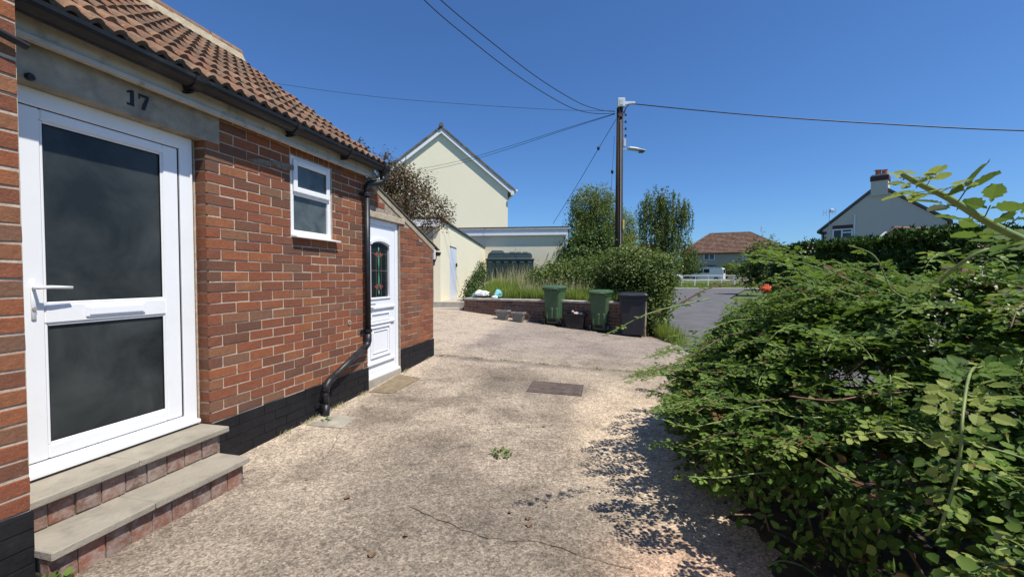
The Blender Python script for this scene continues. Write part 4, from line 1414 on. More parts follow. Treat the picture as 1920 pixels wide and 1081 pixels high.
for sg in (1, -1):
    def line(off_t, off_b, b0_, b1_, ext):
        P = [chp(0, ap + off_t, b0_), chp(sg * (hw + ext), ap + off_t - pt * (hw + ext), b0_), chp(sg * (hw + ext), ap + off_b - pt * (hw + ext), b0_), chp(0, ap + off_b, b0_)]
        Q = [(x + (b1_ - b0_) * math.sin(ca) * 1.35, y + (b1_ - b0_) * math.cos(ca), z) for x, y, z in P]
        fs = [(0, 1, 2, 3), (7, 6, 5, 4), (0, 4, 5, 1), (1, 5, 6, 2), (2, 6, 7, 3), (3, 7, 4, 0)]
        if sg > 0: fs = [f[::-1] for f in fs]
        m_ = MB(); m_.add(P + Q, fs); return m_
    line(-.03, -.30, -.17, -.13, .18).build('bargeboard', m_white_trim, ch)
    line(-.27, -.31, -.13, .0, .12).build('soffit', m_white_trim, ch)
    line(.12, -.02, -.22, 9.3, .28).build('roof_slope', m_grey_tile, ch)
    mb = MB(); P = chp(sg * (hw + .16), ap - pt * (hw + .16) - .22, -.25)
    mb.bbox(P[0] - .14, P[0] + .06, P[1] - .02, P[1] + .03, P[2] - .14, P[2] + .10, .01); mb.build('box_end', m_white_trim, ch)
    mb = MB(); P = chp(sg * (hw + .38), ap - pt * (hw + .28) + .02, -.3)
    mb.tube([P, (P[0] + 9.5 * math.sin(ca) * 1.35, P[1] + 9.5 * math.cos(ca), P[2])], .06, 8); mb.build('gutter', m_white_trim, ch)
for i in range(20):
    mb = MB(); P = chp(0, ap + .15, -.3 + i * .47)
    mb.tube([P, (P[0] + .46 * math.sin(ca) * 1.35, P[1] + .46 * math.cos(ca), P[2])], .12, 8); mb.build('ridge_tile', m_grey_tile, ch)

# ------------------------------------------------------------------ wheelie bins
def bin_(name, world, rot, w, dp, h, mat_, label, wheel_m=m_hub):
    """origin at base centre; local -y faces the viewer (the side with axle and handle)"""
    r_ = root(name, (0, 0, 0), label, 'wheelie bin', 'wheelie bins by the garden wall', rot=rot, world=world)
    mb = MB()
    secs = []
    hb_ = h * .90
    for (z, k) in ((.05, .80), (.12, .82), (hb_ * .5, .90), (hb_ - .10, .965), (hb_ - .085, .985), (hb_, 1.0)):
        secs.append(rrect(0, (1 - k) * dp * .12, w * k * .94, dp * k * .94, z, .045))
    mb.loft(secs)
    body = mb.build('body', mat_, r_)
    mb = MB()
    mb.loft([rrect(0, 0, w * .985, dp * .985, hb_ - .045, .04), rrect(0, 0, w * .985, dp * .985, hb_ + .0, .04)])
    mb.build('rim', mat_, body)
    # flutes low on the faces
    for x in (-.13, 0.0, .13):
        mb = MB(); mb.bbox(x * w / .48 - .028, x * w / .48 + .028, -dp * .425 - .006, -dp * .36, .17, hb_ * .48, .012); mb.build('flute', mat_, body)
    mb = MB(); mb.box(-w * .2, w * .2, -dp * .40 - .002, -dp * .38, .09, .15); mb.build('axle_recess', m_rubber, body)
    # lid, slightly domed, overhanging
    mb = MB()
    mb.loft([rrect(0, 0, w * 1.06, dp * 1.04, hb_ + .004, .05), rrect(0, 0, w * 1.06, dp * 1.04, hb_ + .035, .05), rrect(0, .01, w * .98, dp * .96, hb_ + .06, .06), rrect(0, .02, w * .70, dp * .68, hb_ + .082, .08)])
    lid = mb.build('lid', mat_, r_)
    mb = MB(); mb.bbox(-.11, .11, dp * .5, dp * .5 + .04, hb_ + .01, hb_ + .03, .006); mb.build('lid_grip', mat_, lid)
    # hinge and handle bar
    mb = MB(); mb.sm = True
    mb.tube([(-w * .43, -dp * .5 - .045, hb_ + .01), (w * .43, -dp * .5 - .045, hb_ + .01)], .015, 10)
    mb.sm = False
    for x in (-w * .40, 0, w * .40):
        mb.bbox(x - .014, x + .014, -dp * .5 - .05, -dp * .45, hb_ - .04, hb_ + .022, .004)
    mb.build('handle', mat_, r_)
    for sx in (-1, 1):
        mb = MB(); x = sx * (w * .43)
        mb.tube([(x - .022, -dp * .34, .10), (x + .022, -dp * .34, .10)], .10, 18)
        wh = mb.build('wheel', m_rubber, r_)
        mb = MB(); mb.tube([(x + sx * .023, -dp * .34, .10), (x + sx * .028, -dp * .34, .10)], .055, 14); mb.build('hub', wheel_m, wh)
    mb = MB(); mb.tube([(-w * .42, -dp * .34, .10), (w * .42, -dp * .34, .10)], .012, 8); mb.build('axle', m_black_metal, r_)
    return r_
def on_drive(x, y): return (x, y, drive_z(x, y))
p = gz(1031, 610)
bin_('wheelie_bin', on_drive(p[0] + .14, p[1] + .22), R(-26), .45, .54, .98, m_bin_green, 'green wheelie bin nearest the two stone troughs')
p = gz(1118, 622)
bin_('wheelie_bin', on_drive(p[0] + .15, p[1] + .20), R(-28), .45, .54, .99, m_bin_green, 'green wheelie bin between the black recycling box and dark grey bin')
p = gz(1180, 629)
bin_('wheelie_bin', on_drive(p[0] + .08, p[1] + .06), R(166), .62, .62, 1.00, m_bin_black, 'dark grey wheelie bin at right end of the garden wall', m_rubber)

# recycling box with a rag and a bottle on its rim
p = gz(1081, 618)
rb = root('recycling_box', (0, 0, 0), 'black open recycling box between the two green bins', 'recycling box', rot=R(-16), world=on_drive(p[0], p[1] + .22))
mb = MB()
mb.loft([rrect(0, 0, .40, .30, 0, .03), rrect(0, 0, .48, .36, .33, .03), rrect(0, 0, .52, .40, .335, .03), rrect(0, 0, .52, .40, .36, .03), rrect(0, 0, .46, .34, .36, .03), rrect(0, 0, .44, .32, .20, .03)], cap=True)
mb.build('body', m_black_plastic, rb)
for sx in (-1, 1):
    mb = MB(); mb.bbox(sx * .27 - .02, sx * .27 + .02, -.07, .07, .29, .33, .006); mb.build('handle', m_black_plastic, rb)
pw_ = Vector(on_drive(p[0], p[1] + .22))
mb = MB()
for i in range(8):
    pass
V, F = [], []
for j in range(5):
    for i in range(9):
        V.append((pw_.x - .05 + i * .028, pw_.y - .16 + j * .05, pw_.z + .385 + .018 * math.sin(i * 1.3 + j) + (-.035 if j == 0 else 0) - i * .002))
for j in range(4):
    for i in range(8):
        a = j * 9 + i; F.append((a, a + 1, a + 10, a + 9))
o = np_mesh('rag', V, F, m_rag, base=(pw_.x, pw_.y, pw_.z + .36)); tag(o, 'crumpled pale pink cloth lying over the recycling box rim', 'cloth')
md = o.modifiers.new('th', 'SOLIDIFY'); md.thickness = .008
mb = MB(); mb.sm = True
mb.sphere((pw_.x - .07, pw_.y - .08, pw_.z + .40), (.035, .03, .035))
tag(mb.build('ball', m_rag, base=(pw_.x - .07, pw_.y - .08, pw_.z + .365)), 'small pale round lump beside the cloth on the recycling box', 'rubbish')

# two stone troughs
for k, (x, y, rz, lab) in enumerate(((943, 600, R(-20), 'left grey stone planting trough against the retaining wall, in shade'), (972, 604, R(-22), 'right grey stone planting trough with dry grass, near the green bin'))):
    p = gz(x, y)
    wl_ = on_drive(p[0], p[1] + .10)
    tr = root('stone_trough', (0, 0, 0), lab, 'planter', 'stone troughs by the garden wall', rot=rz, world=wl_)
    mb = MB()
    mb.loft([rrect(0, 0, .22, .15, 0, .02), rrect(0, 0, .32, .22, .19, .02), rrect(0, 0, .35, .25, .20, .02), rrect(0, 0, .35, .25, .235, .02), rrect(0, 0, .29, .19, .235, .02), rrect(0, 0, .28, .18, .20, .02)])
    mb.build('basin', m_trough, tr)
    mb = MB(); mb.box(-.139, .139, -.089, .089, .201, .215); mb.build('soil', m_drygrass if k else m_soil, tr)

# rubbish on the wall: white bag, teal bag
def crumple(name, c_, r3, m, label, seed, cat='plastic bag'):
    rr = random.Random(seed)
    mb = MB(); mb.sm = False
    mb.sphere(c_, r3, 14, 9)
    vs = []
    for p_ in mb.v:
        d_ = Vector(p_) - Vector(c_)
        f = 1 + .22 * math.sin(d_.x * 31 + seed) * math.cos(d_.y * 37) + rr.uniform(-.16, .16)
        q_ = Vector(c_) + d_ * f
        vs.append((q_.x, q_.y, max(q_.z, c_[2] - r3[2] * .8)))
    mb.v = vs
    o = mb.build(name, m, base=(c_[0], c_[1], c_[2] - r3[2] * .8))
    return tag(o, label, cat)
def on_wall(x, back=.12):
    P = at(x, 556, 11)
    u = (x - 960) / FPX
    # intersection with the wall line
    t_ = (u * RA.y - RA.x) / (rdir.x - u * rdir.y)
    q = RA + rdir * t_
    return q.x - rdir.y * back * 1, q.y + rdir.x * back
q = on_wall(898); crumple('plastic_bag', (q[0], q[1] + .05, RTOP + .12), (.20, .10, .085), m_bag_white, 'crumpled white plastic bag lying on the left end of garden wall', 3)
q = on_wall(886, .15); crumple('plastic_bag', (q[0], q[1] + .1, RTOP + .06), (.10, .08, .07), m_bag_teal, 'small teal plastic bag under the white bag on garden wall', 5)
q = on_wall(930); crumple('plastic_bag', (q[0], q[1] + .05, RTOP + .11), (.12, .10, .10), m_bag_teal, 'larger teal and white plastic bag on garden wall beside the long grass', 8)
q = on_wall(925, .04); crumple('plastic_bag', (q[0], q[1], RTOP + .035), (.08, .05, .04), m_bag_white, 'little white bag scrap in front of the larger teal bag', 12)

# ------------------------------------------------------------------ telegraph pole and wires
PY = 17.0
pb = at(1160, 470, PY); ptop = at(1162, 203, PY)
pole = root('utility_pole', (pb[0], PY, 1.0), 'tall dark wooden utility pole with white box and street light', 'utility pole')
px_, pzt = pb[0], ptop[2]
mb = MB(); mb.sm = True
mb.tube([(px_, PY, -.3), (px_, PY, 3), (px_ + .01, PY, pzt)], [.165, .155, .125], 16)
post = mb.build('post', m_wood_pole, pole)
def P_(x, y, dy=0.0): q = at(x, y, PY + dy); return (q[0], q[1], q[2])
a, b = P_(1156.5, 203), P_(1170, 187)
mb = MB(); mb.bbox(a[0], b[0], PY - .20, PY - .02, a[2], b[2], .012); bx = mb.build('junction_box', m_box_grey, pole)
mb = MB(); mb.bbox(a[0] + .06, b[0] - .08, PY - .212, PY - .201, a[2] + .05, b[2] - .06, .005); mb.build('cover_plate', m_lamp_grey, bx)
mb = MB(); a, b = P_(1170, 195), P_(1190, 193); mb.bbox(a[0], b[0], PY - .08, PY - .02, a[2] - .04, b[2] + .03, .006); mb.build('bracket_arm', m_box_grey, pole)
mb = MB()
mb.tube([P_(1189, 194, -.05), P_(1180, 195, -.1), P_(1173, 203, -.12), P_(1170, 213, -.12)], .022, 8)
mb.tube([P_(1160, 203, -.2), P_(1163, 210, -.2), P_(1169, 216, -.16)], .016, 6)
mb.tube([P_(1166, 203, -.2), P_(1167, 208, -.2), P_(1171, 213, -.16)], .016, 6)
mb.build('cable_tails', m_wire, pole)
for y in (216, 229, 242, 255):
    mb = MB()
    a = P_(1166, y); b = P_(1173, y)
    mb.tube([(a[0], PY - .02, a[2]), (b[0], PY - .02, b[2]), (b[0] + .02, PY - .02, b[2] + .05)], .012, 6)
    mb.tube([(b[0], PY - .02, b[2] - .03), (b[0], PY - .02, b[2] + .05)], [.045, .03], 8)
    mb.build('insulator', m_porcelain, pole)
mb = MB(); a, b = P_(1168, 275), P_(1173, 261); mb.bbox(a[0] - .0, b[0], PY - .06, PY + .04, a[2], b[2], .01); mb.build('fuse_box', m_lamp_grey, pole)
a, b = P_(1170, 281), P_(1208, 284)
mb = MB(); mb.tube([(px_ + .1, PY, a[2]), (a[0] + .12, PY - .03, a[2])], .025, 8); lm = mb.build('lamp_arm', m_lamp_grey, pole)
mb = MB()
mb.loft([[(x, PY - .1 + wy * math.cos(t_), z + hz * math.sin(t_)) for t_ in [2 * math.pi * i / 10 for i in range(10)]] for (x, wy, z, hz) in
         ((a[0] + .10, .03, a[2] + .02, .03), (a[0] + .18, .11, a[2] + .03, .07), (a[0] + .42, .14, a[2] + .0, .07), (a[0] + .60, .15, a[2] - .04, .045), (b[0], .10, b[2] - .0, .03))])
mb.build('lamp_head', m_lamp_grey, lm)
mb = MB(); mb.bbox(b[0] - .25, b[0] - .05, PY - .18, PY - .02, b[2] - .075, b[2] - .03, .01); mb.build('lamp_lens', m_glass_far, lm)
mb = MB(); a, b = P_(1165.5, 430), P_(1168, 413); mb.bbox(a[0] - .0, b[0] + .02, PY - .17, PY - .08, a[2], b[2], .003); mb.build('label_plate', m_yellow, pole)
mb = MB(); mb.tube([P_(1163.5, 470, -.17), P_(1163.8, 340, -.16), P_(1164, 225, -.14)], .012, 6); mb.build('riser_cable', m_lamp_grey, pole)

def wire(name, pts, rad, label, extra=None, cat='overhead wire', m=m_wire, n=28, seg=6):
    """smooth curve through 3D points"""
    P = [Vector(p) for p in pts]
    Q = []
    for i in range(len(P) - 1):
        p0, p1, p2, p3 = P[max(i - 1, 0)], P[i], P[i + 1], P[min(i + 2, len(P) - 1)]
        for k in range(8):
            t_ = k / 8
            Q.append(.5 * ((2 * p1) + (-p0 + p2) * t_ + (2 * p0 - 5 * p1 + 4 * p2 - p3) * t_ * t_ + (-p0 + 3 * p1 - 3 * p2 + p3) * t_ ** 3))
    Q.append(P[-1])
    mb = MB(); mb.sm = True
    mb.tube(Q, rad, seg)
    if extra: extra(mb)
    o = mb.build(name, m, base=P[0])
    return tag(o, label, cat, 'wires from the utility pole')
wire('overhead_wire', [at(1153, 213, 17), at(1108, 212, 15.4), at(1060, 197, 14), at(970, 142, 11.9), at(870, 65, 10.2), at(795, 0, 9.2), at(700, -100, 8), at(400, -420, 6)], .011, 'lower of the two black wires sweeping up to the top edge left of pole')
wire('overhead_wire', [at(1153, 210, 17), at(1120, 205, 15.6), at(1080, 190, 14.2), at(1010, 147, 12.2), at(925, 82, 10.4), at(826, 0, 9.2), at(730, -95, 8), at(430, -420, 6)], .011, 'upper of the two black wires sweeping up to the top edge left of pole')
wire('overhead_wire', [at(1153, 208, 17), at(1050, 206, 17.2), at(880, 196, 17.6), at(700, 181, 18), at(500, 154, 18.6), at(300, 120, 19), at(60, 60, 19)], .007, 'thin wire running left from pole and vanishing behind tiled roof')
wire('overhead_wire', [at(1153, 213, 17), at(1060, 241, 18.6), at(940, 279, 21), at(860, 302, 23), at(782, 318, 24.7)], .009, 'upper of two wires crossing the cream gable')
wire('overhead_wire', [at(1153, 214, 17), at(1060, 243.5, 18.6), at(940, 283.5, 21), at(860, 307, 23), at(782, 324, 24.7)], .009, 'lower of two wires crossing the cream gable')
wire('overhead_cable', [at(1180, 194, 17), at(1300, 206, 16), at(1450, 219, 15), at(1650, 232, 14), at(1920, 245, 13), at(2300, 250, 12)], .020, 'thick twisted cable running right from the pole to the edge', m=m_wire_thick)
def knob(px, Yk):
    def f(mb):
        c_ = at(px[0], px[1], Yk); mb.sphere(c_, (.06, .06, .09))
    return f
wire('stay_wire', [at(1155, 224, 17), at(1122, 279, 17.6), at(1080, 350, 18.4), at(1037, 419, 19.5)], .010, 'sloping stay wire with a dark insulator running down to the garage', knob((1122, 278), 17.6), 'stay wire')
wire('stay_wire', [at(1152, 256, 17.1), at(1148, 322, 17.5), at(1143, 400, 18.2), at(1140, 470, 18.6)], .006, 'near vertical thin wire with insulator just left of pole', knob((1148, 322), 17.5), 'stay wire')

# ------------------------------------------------------------------ far end of the road
FH = 70.0
f0, f1 = at(1300, 470, FH), at(1455, 466, FH)
fh = root('far_house', ((f0[0] + f1[0]) / 2, FH + 2, .9), 'pale two storey house with hipped red brown roof beyond the road end', 'house')
fh.location.x += 1.3; fh.rotation_euler = (0, 0, R(-24)); fh.scale = (1.27, .93, 1)
xl, xr = f0[0] + .3, f1[0] - 1.1
ez = at(1370, 472, FH)[2]
mb = MB(); mb.box(xl, xl + (xr - xl) * .58, FH, FH + 8, .3, ez); mb.build('wall', m_grey_render2, fh)
mb = MB(); mb.box(xl + (xr - xl) * .58 + .01, xr, FH + .02, FH + 8, .3, ez); mb.build('wall', m_white_render, fh)
rz = at(1370, 438, FH + 3)[2] + .25
mb = MB()
e = .6
A_ = [(xl - e, FH - e, ez - .1), (xr + e, FH - e, ez - .1), (xr + e, FH + 8 + e, ez - .1), (xl - e, FH + 8 + e, ez - .1), (xl + 3.4, FH + 4, rz), (xr - 4.0, FH + 4, rz)]
A_ += [(x, y, z - .15) for x, y, z in A_[:4]]
mb.add(A_, [(0, 1, 5, 4), (1, 2, 5), (2, 3, 4, 5), (3, 0, 4), (0, 6, 7, 1), (1, 7, 8, 2), (2, 8, 9, 3), (3, 9, 6, 0), (9, 8, 7, 6)])
rf = mb.build('roof', m_far_tile, fh)
mb = MB()
nr = 15
for i in range(nr):               # courses of tiles as real steps
    v = i / nr
    y0 = lerp(FH - e, FH + 4, v) ; z0 = lerp(ez - .1, rz, v)
    x0 = lerp(xl - e, xl + 3.4, v) + .05; x1 = lerp(xr + e, xr - 4.0, v) - .05
    mb.rv = random.uniform(.05, .95)
    mb.add([(x0, y0 - .05, z0 + .02), (x1, y0 - .05, z0 + .02), (x1, y0 - .05, z0 + .09), (x0, y0 - .05, z0 + .09), (x0, y0 + .32, z0 + .22), (x1, y0 + .32, z0 + .22)], [(0, 1, 2, 3), (3, 2, 5, 4)])
o = mb.build('tile_courses', m_far_tile, rf); tag(o, kind='stuff')
mb = MB(); mb.tube([A_[4], A_[5]], .13, 6); mb.tube([A_[5], A_[1]], .12, 6); mb.tube([A_[4], A_[0]], .12, 6); mb.build('ridge', m_slate_edge, rf)
def far_window(par, x0, x1, z0, z1, y, m_f=m_white_trim, cols=2, fr=.09):
    mb = MB()
    mb.box(x0, x1, y - .06, y + .02, z0 - .08, z0)
    mb.box(x0, x0 + fr, y - .05, y + .02, z0, z1); mb.box(x1 - fr, x1, y - .05, y + .02, z0, z1); mb.box(x0 + fr, x1 - fr, y - .05, y + .02, z1 - fr, z1)
    for c_ in range(1, cols):
        xm = lerp(x0, x1, c_ / cols); mb.box(xm - fr / 2, xm + fr / 2, y - .045, y + .02, z0, z1 - fr)
    f_ = mb.build('window', m_f, par)
    for c_ in range(cols):
        mb = MB(); mb.box(lerp(x0, x1, c_ / cols) + fr * .6, lerp(x0, x1, (c_ + 1) / cols) - fr * .6, y - .02, y + .03, z0, z1 - fr); mb.build('pane', m_glass_far, f_)
    return f_
for (xa, xb, ya, yb) in ((.03, .10, 474, 486), (.21, .32, 474, 485), (.82, .89, 472, 482), (.05, .13, 498, 508), (.18, .32, 499, 510), (.60, .73, 500, 511)):
    a, b = at(1360, yb, FH), at(1360, ya, FH)
    far_window(fh, lerp(xl, xr, xa), lerp(xl, xr, xb), a[2], b[2], FH)
    if ya > 490:
        mb = MB(); mb.box(lerp(xl, xr, xa - .01), lerp(xl, xr, xb + .01), FH - .07, FH - .002, b[2] + .02, b[2] + .22); mb.build('window_head', m_dark_brick, fh)
mb = MB(); a = at(1394, 434, FH + 3); mb.tube([(a[0], FH + 4, rz - .1), (a[0], FH + 4, rz + .9)], .04, 5); mb.tube([(a[0] - .4, FH + 4, rz + .7), (a[0] + .4, FH + 4, rz + .8)], .03, 5); mb.build('aerial', m_aerial, fh)

# other roofs glimpsed between the trees
for (xa, xb, yt, ye, Yd, lab) in ((1155, 1197, 434, 447, 62, 'hipped orange tiled house glimpsed right of the utility pole'), (1204, 1236, 456, 467, 58, 'low red roofed house glimpsed below the weeping birch')):
    a, b = at(xa, ye, Yd), at(xb, yt, Yd)
    hs_ = root('glimpsed_house', (a[0], Yd, .9), lab, 'house')
    mb = MB(); mb.box(a[0] + .3, b[0] - .3, Yd + .3, Yd + 6, .3, a[2]); mb.build('wall', m_grey_render2, hs_)
    mb = MB(); e = .2
    mb.add([(a[0] - e, Yd, a[2] - .05), (b[0] + e, Yd, a[2] - .05), (b[0] + e, Yd + 6, a[2] - .05), (a[0] - e, Yd + 6, a[2] - .05), (lerp(a[0], b[0], .35), Yd + 3, b[2] + .15), (lerp(a[0], b[0], .65), Yd + 3, b[2] + .15)],
           [(0, 1, 5, 4), (1, 2, 5), (2, 3, 4, 5), (3, 0, 4), (3, 2, 1, 0)])
    mb.build('roof', m_far_tile, hs_)

# van and car
VY = 63.0
def prof(mb, pts, y0, y1): mb.prism(pts, y0, y1)
a, b = at(1300, 523.5, VY), at(1358, 501.5, VY)
L_, H_ = (b[0] - a[0]) * 1.02, b[2] - a[2]
van = root('white_van', ((a[0] + b[0]) / 2, VY, a[2] - .25), 'white panel van with side window parked before the far house', 'van')
gz_v = a[2] - .28
van.rotation_euler = (0, 0, R(-37)); van.location.y += 1.0
def vx(u): return a[0] + L_ * u
def vzz(v): return gz_v + .18 + (H_ + .1) * v
mb = MB()
prof(mb, [(vx(0.0), vzz(.08)), (vx(1.0), vzz(.08)), (vx(1.0), vzz(.80)), (vx(.97), vzz(.96)), (vx(.92), vzz(1.0)), (vx(.36), vzz(1.0)), (vx(.30), vzz(.95)), (vx(.17), vzz(.58)), (vx(.02), vzz(.46)), (vx(-.01), vzz(.30))], VY, VY + 1.9)
vb = mb.build('body', m_van, van)
mb = MB(); prof(mb, [(vx(.235), vzz(.58)), (vx(.40), vzz(.58)), (vx(.40), vzz(.90)), (vx(.325), vzz(.90))], VY - .02, VY - .001); mb.build('side_window', m_glass_dark, vb)
mb = MB(); prof(mb, [(vx(.43), vzz(.58)), (vx(.60), vzz(.58)), (vx(.60), vzz(.90)), (vx(.43), vzz(.90))], VY - .02, VY - .001); mb.build('side_window', m_glass_dark, vb)
mb = MB(); mb.box(vx(1.0) + .002, vx(1.0) + .02, VY + .2, VY + 1.7, vzz(.56), vzz(.88)); mb.build('rear_window', m_glass_dark, vb)
for sy in (.03, 1.80):
    mb = MB(); mb.box(vx(1.0) + .002, vx(1.0) + .03, VY + sy - .0, VY + sy + .09, vzz(.36), vzz(.56)); mb.build('rear_light', m_red_lamp, vb)
for u in (.16, .80):
    for y in (VY + .08, VY + 1.7):
        mb = MB(); mb.tube([(vx(u), y - .12, gz_v + .32), (vx(u), y + .12, gz_v + .32)], .32, 16); wh = mb.build('wheel', m_rubber, van)
        mb = MB(); mb.tube([(vx(u), y - .14, gz_v + .32), (vx(u), y - .121, gz_v + .32)], .18, 12); mb.build('hub', m_hub, wh)
a, b = at(1246, 525, 58), at(1280, 508, 58)
cg = a[2] - .05
car = root('white_car', ((a[0] + b[0]) / 2, 58, cg), 'white car with dark windscreen half hidden behind the shrub', 'car')
def cxx(u): return a[0] + (b[0] - a[0]) * u
def czz(v): return cg + (b[2] - a[2] + .1) * v
mb = MB(); prof(mb, [(cxx(-.7), czz(.2)), (cxx(1), czz(.2)), (cxx(1.02), czz(.48)), (cxx(.92), czz(.58)), (cxx(.62), czz(.68)), (cxx(.34), czz(1)), (cxx(-.35), czz(1)), (cxx(-.6), czz(.68)), (cxx(-.72), czz(.55))], 58, 59.7)
cb = mb.build('body', m_van, car)
mb = MB(); prof(mb, [(cxx(-.05), czz(.69)), (cxx(.52), czz(.69)), (cxx(.30), czz(.94)), (cxx(-.05), czz(.94))], 57.97, 57.999); mb.build('side_window', m_glass_dark, cb)
mb = MB(); P = [(cxx(.60), czz(.705)), (cxx(.36), czz(.985))]
mb.add([(P[0][0] + .02, 58.15, P[0][1] + .02), (P[0][0] + .02, 59.55, P[0][1] + .02), (P[1][0] + .02, 59.5, P[1][1] + .01), (P[1][0] + .02, 58.2, P[1][1] + .01)], [(0, 1, 2, 3)]); mb.build('windscreen', m_glass_dark, cb)
mb = MB(); mb.box(cxx(1.0), cxx(1.03), 58.1, 58.4, czz(.42), czz(.52)); mb.build('headlight', m_hub, cb)
for u in (-.45, .76):
    mb = MB(); mb.tube([(cxx(u), 57.95, cg + .3), (cxx(u), 58.2, cg + .3)], .3, 14); mb.build('wheel', m_rubber, car)

# low white rails along the far verge
FY = 50.5
rail = root('knee_rail', at(1330, 535, FY), 'long low white metal knee rail along the grass at road end', 'fence')
xa, xb = at(1215, 530, FY)[0], at(1440, 530, FY)[0]
rzv = at(1330, 524.5, FY)[2]
mb = MB(); mb.bbox(xa, xb, FY - .05, FY + .05, rzv - .06, rzv + .06, .01); mb.build('rail', m_steel, rail)
n = 9
for i in range(n):
    x = lerp(xa, xb, (i + .5) / n)
    mb = MB(); mb.bbox(x - .05, x + .05, FY - .05, FY + .05, rzv - .7, rzv - .062, .01); mb.build('post', m_steel, rail)
FY2 = 55.5
rail2 = root('guard_rail', at(1330, 520, FY2), 'taller galvanised tube railing between the verge and the van', 'railing')
xa, xb = at(1280, 520, FY2)[0], at(1400, 520, FY2)[0]
zt = at(1330, 516.5, FY2)[2]
mb = MB(); mb.tube([(xa, FY2, zt), (xb, FY2, zt)], .045, 8); mb.tube([(lerp(xa, xb, .7), FY2 + .01, zt - .27), (xb, FY2 + .01, zt - .27)], .035, 6); mb.build('rail', m_steel, rail2)
for i in range(6):
    x = lerp(xa, xb, i / 5)
    mb = MB(); mb.tube([(x, FY2, zt - 1.3), (x, FY2, zt - .03)], .04, 8); mb.build('post', m_steel, rail2)
# kerb of the far verge
mb = MB(); mb.bbox(13.5, 34, 51.0, 51.25, -.12, .0, .02); tag(mb.build('kerb', m_kerb), kind='structure')
mb = MB()
mb.prism([(13, 51.25), (36, 51.25), (40, 57), (10, 57)], -.1, -.01, 'z'); tag(mb.build('grass_verge', m_grass_ground), kind='structure')

# ------------------------------------------------------------------ right-hand house
HY = 30.0
hx = lambda x, y, dY=0: at(x, y, HY + dY)
grh = root('gable_house', (at(1650, 500, HY)[0], HY, 0), 'grey rendered gable house with banded chimney and two red pots', 'house')
ra = R(32)                         # the gable faces back to the left
A0 = Vector(at(1537, 432, 31.5)); A1 = Vector(at(1772, 412, 31.5))
gxa, gxb = at(1540, 432, 30.6), at(1776, 412, 26.0)
ax, ay = gxa[0], gxa[1]; bx_, by_ = gxb[0], gxb[1]
gd = Vector((bx_ - ax, by_ - ay, 0)); gl_ = gd.length; gu = gd.normalized(); gn = Vector((-gu.y, gu.x, 0))
if gn.y < 0: gn = -gn
def gp(a_, z, b_=0.0):
    v = Vector((ax, ay, 0)) + gu * a_ + gn * b_
    return (v.x, v.y, z)
def solve_a(x):                    # distance along the gable seen at photograph column x
    u = (x - 960) / FPX
    return (u * ay - ax) / (gu.x - u * gu.y)
def z_at(x, y):
    a_ = solve_a(x); p_ = gp(a_, 0)
    return at(x, y, p_[1])[2]
aL, aR_ = 0.0, gl_
apx = solve_a(1643)
zL = z_at(1540, 431); zA = z_at(1643, 332) ; zR = z_at(1774, 411)
zE = (zL + zR) / 2
zA = z_at(1643, 350)
def gmesh(pts, b0_, b1_):
    m_ = MB(); n_ = len(pts)
    m_.add([gp(a_, z, b0_) for a_, z in pts] + [gp(a_, z, b1_) for a_, z in pts], [tuple(range(n_)), tuple(range(n_, 2 * n_))[::-1]] + [((i + 1) % n_, i, n_ + i, n_ + (i + 1) % n_) for i in range(n_)])
    return m_
gmesh([(0, -.2), (gl_, -.2), (gl_, zR - .1), (apx, zA), (0, zL - .1)], 0, 9).build('wall', m_grey_render, grh)
tt = .16
gmesh([(-.25, zL - .22), (apx, zA + .03), (apx, zA + .03 + tt + .05), (-.25, zL - .22 + tt)], -.1, 9.1).build('roof_slope', m_slate_edge, grh)
gmesh([(gl_ + .25, zR - .22), (gl_ + .25, zR - .22 + tt), (apx, zA + .03 + tt + .05), (apx, zA + .03)], -.1, 9.1).build('roof_slope', m_slate_edge, grh)
c0, c1 = solve_a(1629), solve_a(1661)
zc0, zc1, zc2 = zA - .6, z_at(1645, 338), z_at(1645, 329)
gmesh([(c0, zc0), (c1, zc0), (c1, z_at(1645, 339)), (c0, z_at(1645, 339))], -.13, .9).build('chimney', m_grey_render, grh)
chn = [o for o in grh.children if o.name.startswith('chimney')][0]
gmesh([(c0 - .04, z_at(1645, 338.8)), (c1 + .04, z_at(1645, 338.8)), (c1 + .04, z_at(1645, 330)), (c0 - .04, z_at(1645, 330))], -.18, .95).build('brick_band', m_dark_brick, chn)
gmesh([(c0 - .02, z_at(1645, 329.8)), (c1 + .02, z_at(1645, 329.8)), (c1 - .05, z_at(1645, 327)), (c0 + .05, z_at(1645, 327))], -.14, .9).build('flaunching', m_kerb, chn)
for xx in (1640.5, 1652.5):
    a_ = solve_a(xx); mb = MB(); mb.tube([gp(a_, z_at(1645, 327), .4), gp(a_, z_at(1645, 319), .4), gp(a_, z_at(1645, 317.5), .4)], [.16, .145, .17], 12); mb.build('chimney_pot', m_terracotta, chn)
mb = MB(); a_ = solve_a(1640.5); mb.tube([gp(a_, z_at(1645, 317.2), .4), gp(a_, z_at(1645, 316.2), .4)], [.22, .20], 10); mb.build('cowl', m_slate_edge, chn)
w0, w1 = solve_a(1559), solve_a(1597)
wz0, wz1 = z_at(1577, 450), z_at(1577, 429)
gmesh([(w0, wz1 + .02), (w1, wz1 + .02), (w1, wz1 + .26), (w0, wz1 + .26)], -.02, .0).build('window_head', m_dark_brick, grh)
fr = .08
mbw = MB()
